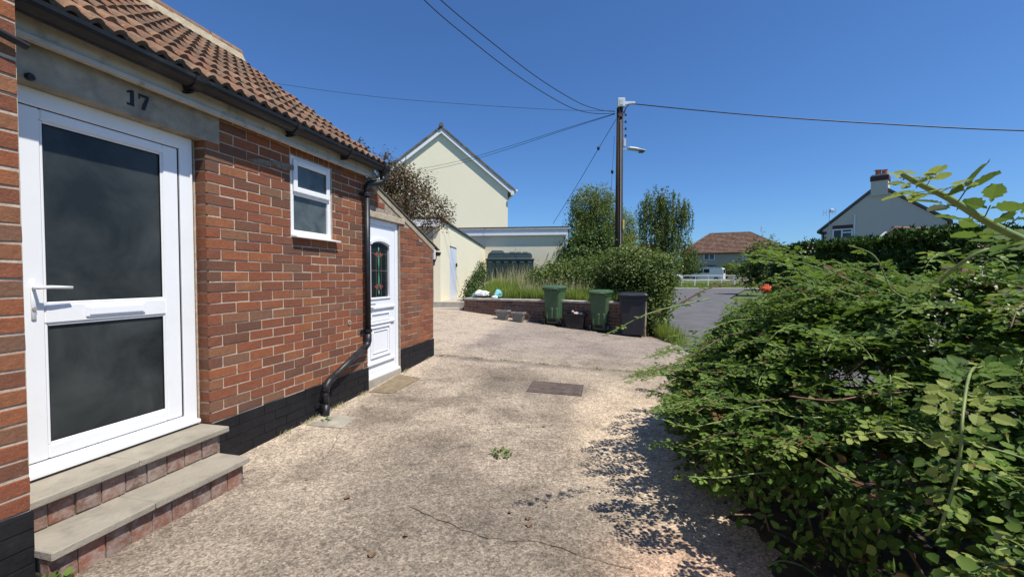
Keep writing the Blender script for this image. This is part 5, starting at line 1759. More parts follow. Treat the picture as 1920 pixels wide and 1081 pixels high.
def gbox(a0_, a1_, z0_, z1_, b0_, b1_, mb_):
    mb_.add([gp(a0_, z0_, b0_), gp(a1_, z0_, b0_), gp(a1_, z1_, b0_), gp(a0_, z1_, b0_), gp(a0_, z0_, b1_), gp(a1_, z0_, b1_), gp(a1_, z1_, b1_), gp(a0_, z1_, b1_)],
            [(0, 1, 2, 3), (7, 6, 5, 4), (4, 5, 1, 0), (5, 6, 2, 1), (6, 7, 3, 2), (7, 4, 0, 3)])
wm = lerp(w0, w1, .47)
for q in ((w0, w1, wz0 - fr, wz0), (w0, w1, wz1 - fr, wz1), (w0, w0 + fr, wz0, wz1 - fr), (w1 - fr, w1, wz0, wz1 - fr), (wm - fr / 2, wm + fr / 2, wz0, wz1 - fr), (wm + fr / 2, w1 - fr, lerp(wz0, wz1, .62), lerp(wz0, wz1, .62) + fr)):
    gbox(*q, -.04, -.001, mbw)
gwf = mbw.build('window', m_white_trim, grh)
for (p0, p1) in ((w0 + fr, wm - fr / 2), (wm + fr / 2, w1 - fr)):
    mb = MB(); gbox(p0, p1, wz0, wz1 - fr, -.015, -.004, mb); mb.build('pane', m_glass_far, gwf)
mb = MB(); gbox(w0 - .05, w1 + .05, wz0 - .18, wz0 - fr - .005, -.07, -.001, mb); mb.build('sill', m_slate_edge, grh)
mb = MB(); a_ = solve_a(1600); mb.tube([gp(a_, -.1, -.06), gp(a_, z_at(1600, 402), -.06)], .05, 8); mb.build('soil_pipe', m_white_trim, grh)
mb = MB(); a_ = solve_a(1538.5); mb.tube([gp(a_, z_at(1538, 433), -.1), gp(a_ + .12, z_at(1538, 440), -.06), gp(a_ + .14, -.1, -.06)], .05, 8); mb.build('downpipe', m_black_plastic, grh)
mb = MB(); a_ = solve_a(1553); zz = z_at(1553, 398)
mb.tube([gp(a_, z_at(1553, 480), -.08), gp(a_, zz, -.08)], .02, 5)
for i in range(5): mb.tube([gp(a_ - .35 + .17 * i, zz - .22, -.08), gp(a_ - .35 + .17 * i, zz + .22, -.08)], .012, 4)
mb.tube([gp(a_ - .4, zz, -.08), gp(a_ + .4, zz, -.08)], .015, 4)
mb.bbox(gp(a_, 0)[0] - .12, gp(a_, 0)[0] + .12, gp(a_, 0)[1] - .25, gp(a_, 0)[1] - .1, zz - .02, zz + .2, .02)
mb.build('aerial', m_aerial, grh)
gmesh([(-.02, zL - .32), (solve_a(1548), zL - .32), (solve_a(1548), zL - .15), (-.02, zL - .15)], -.04, -.001).build('corbel', m_dark_brick, grh)

# small tiled annexe before that house
an = root('tiled_annexe', (at(1668, 500, 22)[0], 22, 0), 'small white gabled annexe with dark verge and red tiled roof behind the hedge', 'outbuilding')
def ap_(x, y, dY=0): q = at(x, y, 22 + dY); return q
pA = at(1668, 429, 22); pL = at(1640, 453, 22); pR = at(1697, 447, 22)
mb = MB(); mb.prism([(pL[0] + .1, -.2), (pR[0] + .6, -.2), (pR[0] + .6, pR[2] - .5), (pA[0], pA[2] - .12), (pL[0] + .1, pL[2] - .05)], 22, 22.3); mb.build('gable_wall', m_white_render, an)
mb = MB()
rl = 7.5; dv = Vector((rl, 1.6))
def slope_panel(P0, P1, th):
    q = [(P0[0], 21.8, P0[2]), (P1[0], 21.8, P1[2])]
    mb.add([(q[0][0], q[0][1], q[0][2]), (q[1][0], q[1][1], q[1][2]), (q[1][0] + dv.x, q[1][1] + dv.y, q[1][2]), (q[0][0] + dv.x, q[0][1] + dv.y, q[0][2]),
            (q[0][0], q[0][1], q[0][2] - th), (q[1][0], q[1][1], q[1][2] - th), (q[1][0] + dv.x, q[1][1] + dv.y, q[1][2] - th), (q[0][0] + dv.x, q[0][1] + dv.y, q[0][2] - th)],
           [(0, 1, 2, 3), (7, 6, 5, 4), (0, 4, 5, 1), (1, 5, 6, 2), (2, 6, 7, 3), (3, 7, 4, 0)])
slope_panel(pA, (pR[0] + .9, 0, pR[2] - .72), .05)
mb.build('roof_slope', m_far_tile, an)
mb = MB(); slope_panel(pA, (pL[0] - .4, 0, pL[2] - .35), .05); mb.build('roof_slope', m_far_tile, an)
mb = MB(); mb.tube([(pL[0] - .4, 21.78, pL[2] - .35), (pA[0], 21.78, pA[2] + .02), (pR[0] + .9, 21.78, pR[2] - .72)], .07, 6); mb.build('verge', m_dark_wood, an)
mb = MB(); mb.tube([(pA[0], 21.8, pA[2] + .03), (pA[0] + dv.x, 21.8 + dv.y, pA[2] + .03)], .09, 8); mb.build('ridge', m_far_tile, an)

# white garage beyond the hedge end
wg = root('white_garage', (at(1930, 520, 13)[0], 13, 0), 'white walled garage with blue grey fascia beyond the hedge at right edge', 'garage')
a = at(1884, 545, 13)
mb = MB(); mb.box(a[0], a[0] + 5, 13, 17, -.2, at(1900, 489, 13)[2]); mb.build('wall', m_white_render, wg)
mb = MB(); mb.bbox(a[0] - .1, a[0] + 5.1, 12.85, 12.98, at(1900, 490, 13)[2], at(1900, 470, 13)[2], .01); mb.build('fascia', plain('blue_grey_fascia', (.30, .36, .44), .6), wg)
mb = MB(); mb.box(a[0] - .1, a[0] + 5.1, 12.99, 17.1, at(1900, 488, 13)[2], at(1900, 471, 13)[2]); mb.build('roof', m_flat_roof, wg)

# ------------------------------------------------------------------ vegetation helpers
def rand_dirs(n):
    v = rng.normal(size=(n, 3)); return unit(v)
def clump_cloud(blobs, n_clumps, per, spread, size, up=.5, shell=.55, tv=DIA_V, tf=DIA_F, zmin=None, weep=0.0, flat=1.0):
    """leaf clumps through ellipsoid volumes (more near the outside); weep > 0 hangs them in strings"""
    vols = np.array([b[3] * b[4] * b[5] for b in blobs]) ** .8
    pr = vols / vols.sum()
    out = []
    C_, N_, T_, S_ = [], [], [], []
    for _ in range(n_clumps):
        b = blobs[rng.choice(len(blobs), p=pr)]
        d = rng.normal(size=3); d /= np.linalg.norm(d)
        rad = (shell + (1 - shell) * rng.random()) ** .6 if rng.random() < .8 else rng.random()
        c = np.array(b[:3]) + d * rad * np.array(b[3:6])
        if weep > 0:
            L = weep * rng.uniform(.3, 1.0)
            k = max(4, int(per * L / weep))
            tt_ = rng.random(k)
            p = c + np.stack([rng.normal(0, spread * .35, k), rng.normal(0, spread * .35, k), -tt_ * L], 1)
            N = rand_dirs(k) + d * .5
            T = np.tile([0, 0, -1.0], (k, 1)) + rand_dirs(k) * .5
        else:
            k = per
            p = c + rng.normal(0, spread, (k, 3)) * np.array([1, 1, flat])
            N = rand_dirs(k) * .9 + d * .7 + np.array([0, 0, up])
            T = rand_dirs(k) + d * .4
        C_.append(p); N_.append(N); T_.append(T); S_.append(size * rng.uniform(.6, 1.3, k))
    Cc = np.concatenate(C_); Nn = np.concatenate(N_); Tt = np.concatenate(T_); Ss = np.concatenate(S_)
    if zmin is not None:
        k = Cc[:, 2] > zmin
        Cc, Nn, Tt, Ss = Cc[k], Nn[k], Tt[k], Ss[k]
    return leaves(Cc, Nn, Tt, Ss, tv, tf)

def limb(mb, a, b, r0, r1, seed, wob=.06, n=5):
    rr = random.Random(seed)
    a, b = Vector(a), Vector(b); L = (b - a).length
    P = [a.lerp(b, i / n) + Vector((rr.uniform(-1, 1), rr.uniform(-1, 1), rr.uniform(-1, 1))) * L * wob * (0 < i < n) for i in range(n + 1)]
    mb.tube(P, [lerp(r0, r1, i / n) for i in range(n + 1)], 7)
    return P

def tree(name, label, base, blobs, n_clumps, per, spread, size, m_l, m_b, r0=.14, weep=0.0, cat='tree', zfork=None, tv=DIA_V, tf=DIA_F, nl=1, shell=.55, zmin=None):
    tr = root(name, base, label, cat)
    mb = MB(); mb.sm = True
    top = max(b[2] + b[5] * .6 for b in blobs)
    tx = sum(b[0] for b in blobs) / len(blobs); ty = sum(b[1] for b in blobs) / len(blobs)
    trunk = limb(mb, base, (lerp(base[0], tx, .8), lerp(base[1], ty, .8), top), r0, r0 * .15, 5, .02, 8)
    tk = mb.build('trunk', m_b, tr)
    mb = MB(); mb.sm = True
    rr = random.Random(3)
    for i, b in enumerate(blobs):
        for k in range(4):
            t_ = rr.uniform(.25, .75)
            s_ = trunk[int(t_ * (len(trunk) - 1))]
            e_ = (b[0] + rr.uniform(-.8, .8) * b[3], b[1] + rr.uniform(-.8, .8) * b[4], b[2] + rr.uniform(-.3, .8) * b[5])
            limb(mb, s_, e_, r0 * .35, r0 * .06, i * 7 + k, .08)
    mb.build('branches', m_b, tr)
    V, F, r_ = clump_cloud(blobs, n_clumps, per, spread, size, tv=tv, tf=tf, weep=weep, shell=shell, zmin=zmin)
    o = np_mesh('crown', V, F, m_l, r_, tr); tag(o, kind='stuff')
    return tr

def B(x, y, Yd, rx, ry, rz):       # a crown lobe seen at a pixel, radii in metres
    p = at(x, y, Yd); return (p[0], p[1], p[2], rx, ry, rz)

# left birch-like tree behind the pole
tree('birch_tree', 'pale green loose crowned tree between garage and utility pole', (at(1110, 500, 29)[0], 29, .9),
     [B(1098, 385, 29, .95, 1.0, 1.2), B(1128, 375, 29, .75, .8, 1.1), B(1090, 425, 29, .9, 1.2, 1.3), B(1130, 420, 29, 1.4, 1.4, 1.7), B(1168, 435, 30, 1.0, 1.1, 1.5), B(1095, 465, 28.5, 1.3, 1.3, 1.3), B(1150, 465, 29, 1.6, 1.4, 1.3)],
     700, 50, .21, .13, m_leaf_birch2, m_bark_birch, .13, weep=0, tv=DIA_V, tf=DIA_F, shell=.45)
# weeping birch
tree('weeping_birch', 'tall weeping birch with drooping dark green strands left of far house', (at(1245, 500, 36)[0], 36, .9),
     [B(1238, 366, 36, 1.5, 1.5, 1.0), B(1210, 388, 36, .8, 1.2, .9), B(1262, 380, 36, 1.4, 1.3, 1.1), B(1235, 415, 36, 1.6, 1.4, 1.5), B(1286, 392, 36, .7, .9, .9), B(1222, 450, 36, 1.3, 1.3, 1.1), B(1272, 455, 36, 1.5, 1.3, 1.2), B(1203, 430, 36, .6, .8, .8), B(1296, 470, 36, .7, .8, .5)],
     430, 84, .17, .15, m_leaf_birch, m_bark, .16, weep=2.6, shell=.45, zmin=2.0)
# purple-leaved small tree behind the lean-to
tree('purple_tree', 'small sparse tree with purple brown leaves above the lean-to roof', (at(760, 500, 10.6)[0], 10.6, .4),
     [B(735, 345, 10.4, .50, .5, .62), B(770, 360, 10.6, .70, .6, .62), B(790, 395, 10.4, .65, .5, .45), B(728, 395, 10.2, .6, .5, .45), B(832, 400, 10.5, .25, .3, .32), B(722, 300, 10.4, .10, .1, .28)],
     520, 20, .085, .062, m_leaf_purple, m_bark, .06, shell=.35)
tw = root('climber_twig', at(690, 285, 8.5), 'few dark red sprigs sticking up behind the roof verge', 'plant')
mb = MB(); q0 = at(712, 330, 8.6)
for (x, y) in ((675, 268), (690, 282), (724, 285), (704, 296)):
    limb(mb, q0, at(x, y, 8.6), .008, .003, x, .05)
mb.build('stem', m_bark, tw)
pts = np.array([at(x + rng.normal(0, 4), y + rng.normal(0, 4), 8.6) for (x, y) in ((675, 268), (690, 282), (724, 287), (704, 298), (682, 275), (697, 290)) for _ in range(16)])
V, F, r_ = leaves(pts, rand_dirs(len(pts)), rand_dirs(len(pts)), np.full(len(pts), .05))
tag(np_mesh('sprigs', V, F, m_leaf_purple, r_, tw), kind='stuff')

def shrub(name, label, base, blobs, n, per, spread, size, m_l, tv=LEAF_V, tf=LEAF_F, cat='shrub', stems=8, m_s=m_cane_dry, up=.7, shell=.6, group=None):
    sh = root(name, base, label, cat, group)
    mb = MB(); mb.sm = True
    rr = random.Random(int(base[0] * 100))
    for i in range(stems):
        b = blobs[i % len(blobs)]
        limb(mb, (base[0] + rr.uniform(-.15, .15), base[1] + rr.uniform(-.1, .1), base[2]), (b[0] + rr.uniform(-.6, .6) * b[3], b[1] + rr.uniform(-.6, .6) * b[4], b[2] + rr.uniform(0, .7) * b[5]), .02, .006, i, .07)
    mb.build('stems', m_s, sh)
    V, F, r_ = clump_cloud(blobs, n, per, spread, size, up=up, tv=tv, tf=tf, shell=shell)
    tag(np_mesh('foliage', V, F, m_l, r_, sh), kind='stuff')
    return sh

# round bramble mound over the wall's right end
shrub('rounded_shrub', 'big rounded shrub with cream blossom spilling over the wall end below the pole', (3.0, 10.2, .1),
      [B(1180, 500, 10.6, .75, .7, .50), B(1205, 515, 10.3, .75, .6, .60), B(1225, 560, 9.9, .40, .4, .60), B(1150, 510, 10.8, .6, .6, .42), B(1240, 510, 10.4, .42, .4, .5), B(1215, 595, 9.8, .33, .3, .40), B(1240, 560, 10.2, .30, .3, .5), B(1185, 545, 10.6, .8, .5, .5)],
      900, 24, .085, .060, m_leaf_shrub, shell=.62)
shrub('hollow_shade_leaves', 'dark leaves standing in for the shade in the hollow below the rounded shrub', (2.6, 10.6, .6),
      [B(1180, 530, 10.9, .75, .4, .35), B(1195, 560, 10.6, .6, .3, .35), B(1160, 540, 11.2, .6, .4, .3)], 260, 22, .09, .06, m_leaf_ivy, shell=.3)  # dark leaf mass put in for the shadow of the shrub's hollow
# hedge of brambles along the back of the grass
shrub('bramble_bank', 'long bank of leafy brambles along the back of the grassy terrace', (1.6, 14.5, .9),
      [B(1035, 512, 14.5, .65, .7, .32), B(1010, 525, 14.0, .4, .5, .25), B(1065, 508, 15, .8, .7, .30), B(1100, 506, 15, .8, .8, .36), B(1130, 504, 14, .7, .8, .40), B(1080, 525, 14, 1.0, .6, .35), B(1120, 522, 13.2, .7, .5, .35)],
      620, 26, .11, .08, m_leaf_shrub, shell=.5)
shrub('dark_bush', 'tall dark green bush at the foot of pale green tree', (at(1110, 500, 20)[0], 20, 1.0),
      [B(1085, 470, 21, .9, .8, .8), B(1120, 465, 21, 1.0, .8, .9), B(1095, 490, 20, 1.3, .8, .7), B(1145, 480, 21, .8, .7, .7)], 420, 26, .16, .12, m_leaf_ivy, shell=.5)
# climber against the outhouse wall
shrub('wall_climber', 'dark triangular climber growing against the outhouse wall at wall end', (-1.35, 12.6, .62),
      [B(887, 537, 12.8, .24, .5, .22), B(880, 548, 12.4, .20, .4, .12), B(897, 522, 14, .22, .5, .25), B(903, 505, 16, .16, .4, .35)], 150, 24, .06, .055, m_leaf_ivy, shell=.3)
# hedges and bushes at the far end
for (nm, lab, x, y, Yd, rx, rz_, m_) in (('far_bush', 'grey green bush in front of the far house beside the van', 1378, 507, 66, 2.2, 1.0, m_leaf_birch),
                                        ('far_bush', 'dark bush behind the white car under the birch', 1292, 500, 66, 2.4, 1.5, m_leaf_ivy),
                                        ('far_bush', 'light green tree crown left of the dark hedge', 1435, 490, 34, 1.6, 1.7, m_leaf_shrub)):
    p = at(x, y, Yd)
    shrub(nm, lab, (p[0], Yd, ground_z(p[0], Yd)), [(p[0], Yd, p[2], rx, rx * .8, rz_), (p[0] - rx * .5, Yd, p[2] - rz_ * .5, rx * .7, rx * .6, rz_ * .6)], 160, 26, .30, .25, m_, DIA_V, DIA_F, 'bush', 4, m_bark, group='bushes at the far end of the road')

# conifer hedge
HX0, HX1, HYa, HYb = 6.75, 8.4, 6.5, 11.0
hedge = root('conifer_hedge', (7.3, 9, 0), 'tall clipped dark conifer hedge across the road behind the brambles', 'hedge')
def hedge_pts(n):
    f = rng.random(n)
    P, N = np.zeros((n, 3)), np.zeros((n, 3))
    for i in range(n):
        q = f[i]
        Yv = HYa + (HYb - HYa) * rng.random()
        top = 1.98 + .03 * math.sin(Yv * 2.1) + .02 * math.sin(Yv * 5.3)
        if q < .50:                # face towards the road
            z = rng.random() * top; P[i] = (HX0 + .05 * math.sin(Yv * 3 + z * 4) + max(0, z - 1.55) * .8 + rng.normal(0, .05), Yv, z); N[i] = (-1, 0, .25)
        elif q < .80:              # top
            x = lerp(HX0, HX1, rng.random()); P[i] = (x, Yv, top + rng.normal(0, .05)); N[i] = (0, 0, 1)
        elif q < .92:              # near end
            x = lerp(HX0, HX1, rng.random()); z = rng.random() * top; P[i] = (x, HYa + rng.normal(0, .06), z); N[i] = (0, -1, .2)
        else:
            P[i] = (lerp(HX0, HX1, rng.random()), Yv, rng.random() * top); N[i] = (0, 0, 1)
    return P, N
P, N = hedge_pts(30000)
Tp = N * .6 + rand_dirs(len(P)) * .7 + np.array([0, 0, .5])
V, F, r_ = leaves(P, rand_dirs(len(P)) + N * .4, Tp, rng.uniform(.07, .15, len(P)), SPRIG_V, SPRIG_F)
tag(np_mesh('foliage', V, F, m_conifer, r_, hedge), kind='stuff')
mb = MB(); mb.box(HX0 + .22, HX1 - .2, HYa + .25, HYb - .2, 0, 1.78)
mb.build('inner_branches', m_bark, hedge)
for i in range(9):
    mb = MB(); mb.sm = True
    limb(mb, (7.3, HYa + .4 + i * .5, -.1), (7.3, HYa + .4 + i * .5, 1.7), .05, .02, i, .02); mb.build('trunk', m_bark, hedge)
# stone gatepost fragment near the hedge's end
mb = MB(); q = at(1815, 500, 6.1)
mb.bbox(q[0] - .22, q[0] + .12, 6.0, 6.3, -.1, q[2] + .02, .03); mb.bbox(q[0] - .30, q[0] + .16, 5.95, 6.35, q[2] - .22, q[2] - .12, .02)
tag(mb.build('brick_gatepost', m_step_brick, base=(q[0], 6.1, -.1)), 'weathered pinkish gatepost showing at the near end of hedge', 'gatepost')

# ------------------------------------------------------------------ grass
def blades(n, xy, zf, h0, h1, w, m, name, label=None, lean=.35, kind='stuff', parent=None, base=None):
    P = np.array([xy() for _ in range(n)])
    z = np.array([zf(x, y) for x, y in P])
    c0 = np.column_stack([P, z])
    h = rng.uniform(h0, h1, n)
    ang = rng.random(n) * 2 * math.pi
    d = np.column_stack([np.cos(ang), np.sin(ang), np.zeros(n)])
    sd = np.column_stack([-np.sin(ang + 1.2), np.cos(ang + 1.2), np.zeros(n)])
    ln = rng.uniform(.05, lean, n) * h
    up = np.array([0, 0, 1.0])
    v0 = c0 - sd * w / 2; v1 = c0 + sd * w / 2
    m0 = c0 + up * (h * .55)[:, None] + d * (ln * .35)[:, None]
    v2 = m0 + sd * w * .4; v3 = m0 - sd * w * .4
    tp = c0 + up * h[:, None] + d * ln[:, None]
    v4 = tp + sd * w * .08; v5 = tp - sd * w * .08
    V = np.stack([v0, v1, v2, v3, v4, v5], 1).reshape(-1, 3)
    f = np.array([(0, 1, 2, 3), (3, 2, 4, 5)])
    F = (f[None] + (np.arange(n) * 6)[:, None, None]).reshape(-1, 4)
    r_ = np.repeat(rng.random(n), 2)
    o = np_mesh(name, V, F, m, r_, parent, base)
    tag(o, label, kind=kind)
    return o
def terr_xy():
    x0 = rng.uniform(-1.0, 3.0); v = rng.random() ** 1.6
    y0 = wall_y(x0) + .08
    return (lerp(x0, lerp(-.9, 6.0, (x0 + 1) / 4), v), lerp(y0, 20.0, v))
blades(26000, terr_xy, terrace_z, .10, .30, .014, m_grass, 'terrace_grass', 'overgrown green grass on the terrace behind the retaining wall')
def seed_xy():
    x = rng.normal(.5, .75); y = rng.uniform(15.5, 18.5)
    return (x, y)
blades(420, seed_xy, terrace_z, .45, .95, .014, m_straw, 'seeding_grass', 'tall pale seeding grass stalks standing in front of the oil tank', .3)
blades(900, lambda: (rng.uniform(.2, 3.0), rng.uniform(11.5, 15)), terrace_z, .3, .6, .010, m_straw, 'seeding_grass', 'straw coloured stalks scattered through the terrace grass', .35)
blades(7000, lambda: (rng.uniform(13, 36), rng.uniform(51.4, 57)), lambda x, y: -.02 + max(0, y - 51) * .06, .15, .4, .03, m_grass, 'verge_grass', 'mown green grass of the verge at the road end')
blades(1500, lambda: (3.25 + abs(rng.normal(0, .16)), rng.uniform(8.6, 10.0)), lambda x, y: -.08, .08, .42, .012, m_grass, 'verge_grass', 'rough grass at the driveway edge below the rounded shrub')
blades(500, lambda: (lambda y: (edge_x(y) + rng.normal(.03, .03), y))(rng.uniform(5.2, 8.8)), lambda x, y: -.09, .02, .12, .008, m_grass, 'verge_grass', 'short weeds along the driveway edge by the road')
# weeds in the joint
def joint_xy():
    x = rng.choice([-.9, -.55, -.1, .15, .45, .75, 1.2, 1.45, 1.62, 1.75, 1.85]) + rng.normal(0, .05)
    return (x, joint_y(x) + rng.normal(0, .008))
blades(420, joint_xy, lambda x, y: drive_z(x, y) - .01, .012, .045, .006, m_weed, 'joint_weeds', 'tiny weeds growing in the joint across the driveway', .8)
# weeds at the foot of the wall
def foot_xy():
    s_ = rng.choice([2.9, 3.15, 3.25, 3.45, 3.6, 4.0, 4.95, 5.6]) + rng.normal(0, .05)
    w = W(s_, D - .02 - abs(rng.normal(0, .02)), 0); return (w[0], w[1])
blades(420, foot_xy, lambda x, y: drive_z(x, y) - .005, .01, .05, .005, m_straw, 'wall_foot_weeds', 'dry wisps of grass along the foot of the black plinth', .9)
def weed(px, n, r_, s_, label):
    q = gz(*px)
    w = root('weed', q, label, 'weed', 'weeds in the driveway')
    c = np.array(q)
    a = rng.random(n) * 2 * math.pi; rad = np.sqrt(rng.random(n)) * r_
    pts = c + np.column_stack([np.cos(a) * rad, np.sin(a) * rad, rng.random(n) * s_ * .9])
    T = np.column_stack([np.cos(a), np.sin(a), rng.random(n) * .9])
    V, F, rr_ = leaves(pts, np.tile([0, 0, 1.0], (n, 1)) + rand_dirs(n) * .6, T, rng.uniform(.4, 1, n) * s_)
    tag(np_mesh('leaves', V, F, m_weed, rr_, w), kind='stuff')
weed((940, 852), 90, .075, .03, 'small green weed tuft in the middle of the driveway')
weed((990, 801), 14, .02, .015, 'tiny green sprout left of the bramble shadow tips')
weed((716, 709), 16, .03, .03, 'little weed at the corner of the brown slab by the side door')
weed((612, 789), 18, .03, .03, 'little weed behind the foot of the downpipe')
q = W(1.20, 2.26, 0)
w = root('weed', (q[0], q[1], 0), 'green weed at the corner of bay plinth and lower step', 'weed', 'weeds in the driveway')
pts = np.array([(q[0] + rng.normal(0, .03), q[1] + rng.normal(0, .03), rng.random() * .07) for _ in range(60)])
V, F, rr_ = leaves(pts, rand_dirs(60) + np.array([0, 0, 1.0]), rand_dirs(60) + np.array([0, 0, .7]), rng.uniform(.02, .05, 60))
tag(np_mesh('leaves', V, F, m_weed, rr_, w), kind='stuff')
# dead leaves and grit on the concrete
for i, (x, y, s_) in enumerate(((652, 934, .026), (990, 973, .02), (955, 962, .014), (993, 986, .022), (1159, 985, .016), (1026, 951, .012), (697, 1042, .026), (760, 1005, .018), (828, 667, .04), (1210, 708, .03), (1020, 800, .02), (575, 900, .012))):
    q = gz(x, y)
    mb = MB(); a = i * 1.3
    P = [(q[0] + s_ * math.cos(a + t_) * (1 if k % 2 else .55), q[1] + s_ * math.sin(a + t_) * (.6 if k % 2 else 1), drive_z(q[0], q[1]) + .004 + .006 * (k % 3)) for k, t_ in enumerate([j * math.pi / 3 for j in range(6)])]
    mb.add(P + [(q[0], q[1], drive_z(q[0], q[1]) + .004)], [(k, (k + 1) % 6, 6) for k in range(6)])
    where = ('by the lower step', 'near the crack', 'left of the crack', 'below the crack', 'on the pinkish concrete', 'above the crack', 'at the bottom edge', 'near the bottom edge', 'at the lean-to corner', 'in the far joint', 'left of the bramble shadow', 'by the plinth')[i]
    tag(mb.build('dead_leaf', m_cane_dry, base=(q[0], q[1], drive_z(q[0], q[1]))), 'small dark dead leaf lying on the concrete ' + where, 'leaf', 'dead leaves on the driveway')

# ------------------------------------------------------------------ the bramble thicket
def b_shift(y): return .58 * max(0, y - 3.0)
def bx_left(y): return 1.13 + .06 * math.sin(y * 5) + b_shift(y)
def top_z(x, y):
    q = (x - bx_left(y)) / 1.25
    if q <= 0: return .32
    t_ = .36 + .92 * min(1, q) ** .62
    t_ += .05 * math.sin(x * 4.1 + y * 2.3) + .05 * math.sin(x * 2.2 - y * 5.1) + .03 * math.sin(x * 9 + y * 8)
    if y < 1.6: t_ += .02
    return t_
BY0, BY1 = -.45, 5.9
bush = root('bramble_bush', (2.2, 3.0, 0), 'huge green bramble thicket with arching shoots filling the right foreground', 'bush')
def bush_cloud(n, depth, size_lo, size_hi, pw_=1.0, under=False):
    P, N, S = [], [], []
    while len(P) < n:
        y = BY0 + (BY1 - BY0) * rng.random()
        x = bx_left(y) + (3.3) * rng.random() ** 1.5
        if x > 4.6: continue
        zt = top_z(x, y)
        e_ = .03
        gxn = -(top_z(x + e_, y) - top_z(x - e_, y)) / (2 * e_); gyn = -(top_z(x, y + e_) - top_z(x, y - e_)) / (2 * e_)
        d = rng.exponential(depth)
        z = zt - d
        if z < .12 or (y < .62 and x < 1.2 * max(y, 0) + .3): continue
        # hollow side: push inwards leaves low under the overhang
        edge = x - bx_left(y)
        if z < .42 and edge > .35 and rng.random() < .75: continue
        if z < .3 and rng.random() < .3: continue
        # clumping
        cl = math.sin(x * 11 + 2 * math.sin(y * 7)) * math.sin(y * 9 + z * 12 + 1.5 * math.sin(x * 5))
        if cl < -.25 and rng.random() < .75: continue
        P.append((x, y, z)); N.append((gxn * .6 - .15, gyn * .35 - .25, 1.0))
        S.append(rng.uniform(size_lo, size_hi))
    P, N, S = np.array(P), np.array(N), np.array(S)
    N = unit(N) + rand_dirs(n) * .55
    T = rand_dirs(n) + np.array([-.5, -.2, -.35])
    return P, N, T, S
def spray_template(seed):
    """a flat leafy shoot one unit long: trifoliate leaves alternating along a stem"""
    g = np.random.default_rng(seed)
    Pn, Nn, Tn, Sn = [], [], [], []
    n = 7
    for k in range(n):
        t_ = .12 + .86 * k / (n - 1)
        sd = 1 if k % 2 else -1
        o_ = np.array([0, t_, -.10 * t_ * t_])
        a_ = sd * R(g.uniform(45, 85)) if k < n - 1 else 0
        d_ = np.array([math.sin(a_), math.cos(a_), g.uniform(-.25, .15)])
        c_ = o_ + d_ * .10
        nn = np.array([g.uniform(-.4, .4), g.uniform(-.5, .2), 1.0])
        for q_ in (0, 68, -68):
            qa = a_ + R(q_)
            Pn.append(c_ + (d_ * .03 if q_ == 0 else 0)); Nn.append(nn + g.normal(0, .18, 3)); Tn.append(np.array([math.sin(qa), math.cos(qa), g.uniform(-.3, .1)])); Sn.append((.30 if q_ == 0 else .25) * g.uniform(.8, 1.15) * (1.0 - .25 * t_))
    V_, F_, r__ = leaves(np.array(Pn), np.array(Nn), np.array(Tn), np.array(Sn))
    w = .008
    sv = np.array([(-w, 0, 0), (w, 0, 0), (w * .4, 1, -.1), (-w * .4, 1, -.1), (0, 0, w * 1.7), (0, 1, -.1 + w)])
    sf = np.array([(0, 3, 2), (0, 2, 1), (0, 4, 5), (0, 5, 3), (1, 2, 5), (1, 5, 4)]) + len(V_)
    return np.concatenate([V_, sv]), np.concatenate([F_, sf])
SPR = [spray_template(500 + i) for i in range(9)]
def spray_cloud(n, depth, L0, L1, low=False):
    out = []
    cnt = 0
    while cnt < n:
        y = BY0 + (BY1 - BY0) * rng.random()
        x = bx_left(y) + 3.3 * rng.random() ** 1.35
        if x > 4.6: continue
        zt = top_z(x, y)
        e_ = .03
        gxn = -(top_z(x + e_, y) - top_z(x - e_, y)) / (2 * e_); gyn = -(top_z(x, y + e_) - top_z(x, y - e_)) / (2 * e_)
        z = zt - rng.exponential(depth) - .03
        if z < .10: continue
        edge = x - bx_left(y)
        if z < lerp(.62, .40, min(1, max(0, (y - .6) / 2.1))) and rng.random() < (.92 if y < 2.6 else .5): continue
        # gaps between the branch layers
        cl = math.sin(x * 7 + 2 * math.sin(y * 5)) * math.sin(y * 6.5 + z * 9 + 1.5 * math.sin(x * 3.3))
        if cl < -.12 and rng.random() < .82: continue
        d = np.array([-.9 + rng.normal(0, .7), -.25 + rng.normal(0, .7), .0]); d /= max(np.linalg.norm(d), 1e-6)
        d = d + np.array([0, 0, rng.uniform(-.35, .30)]); d /= np.linalg.norm(d)
        up = np.array([gxn * .30, gyn * .2 - .12, 1.0]) + rng.normal(0, .22, 3)
        up = up - d * up.dot(d); up /= np.linalg.norm(up)
        sx = np.cross(d, up)
        L = rng.uniform(L0, L1) * (1.0 if y > 1.6 else .85)
        V_, F_ = SPR[rng.integers(len(SPR))]
        c = np.array([x, y, z]) - d * L * .5
        if min(c[1], c[1] + d[1] * L) < .62 and c[0] < 1.2 * max(c[1], 0) + .25: continue
        Vw = c + L * (V_[:, 0:1] * sx + V_[:, 1:2] * d + V_[:, 2:3] * up)
        rr_ = np.clip(rng.random() * .72 + rng.normal(.16, .13, len(F_)), 0, .999)
        out.append((Vw, F_, rr_)); cnt += 1
    return merge(out)
V, F, r_ = spray_cloud(3900, .15, .14, .26)
V2_, F2_, r2_ = spray_cloud(1300, .30, .10, .18)
P, N, T, S = bush_cloud(20000, .16, .026, .050)
V, F, r_ = merge([(V, F, r_), (V2_, F2_, r2_), leaves(P, N, T, S)])
tag(np_mesh('foliage', V, F, m_leaf, r_, bush), kind='stuff')
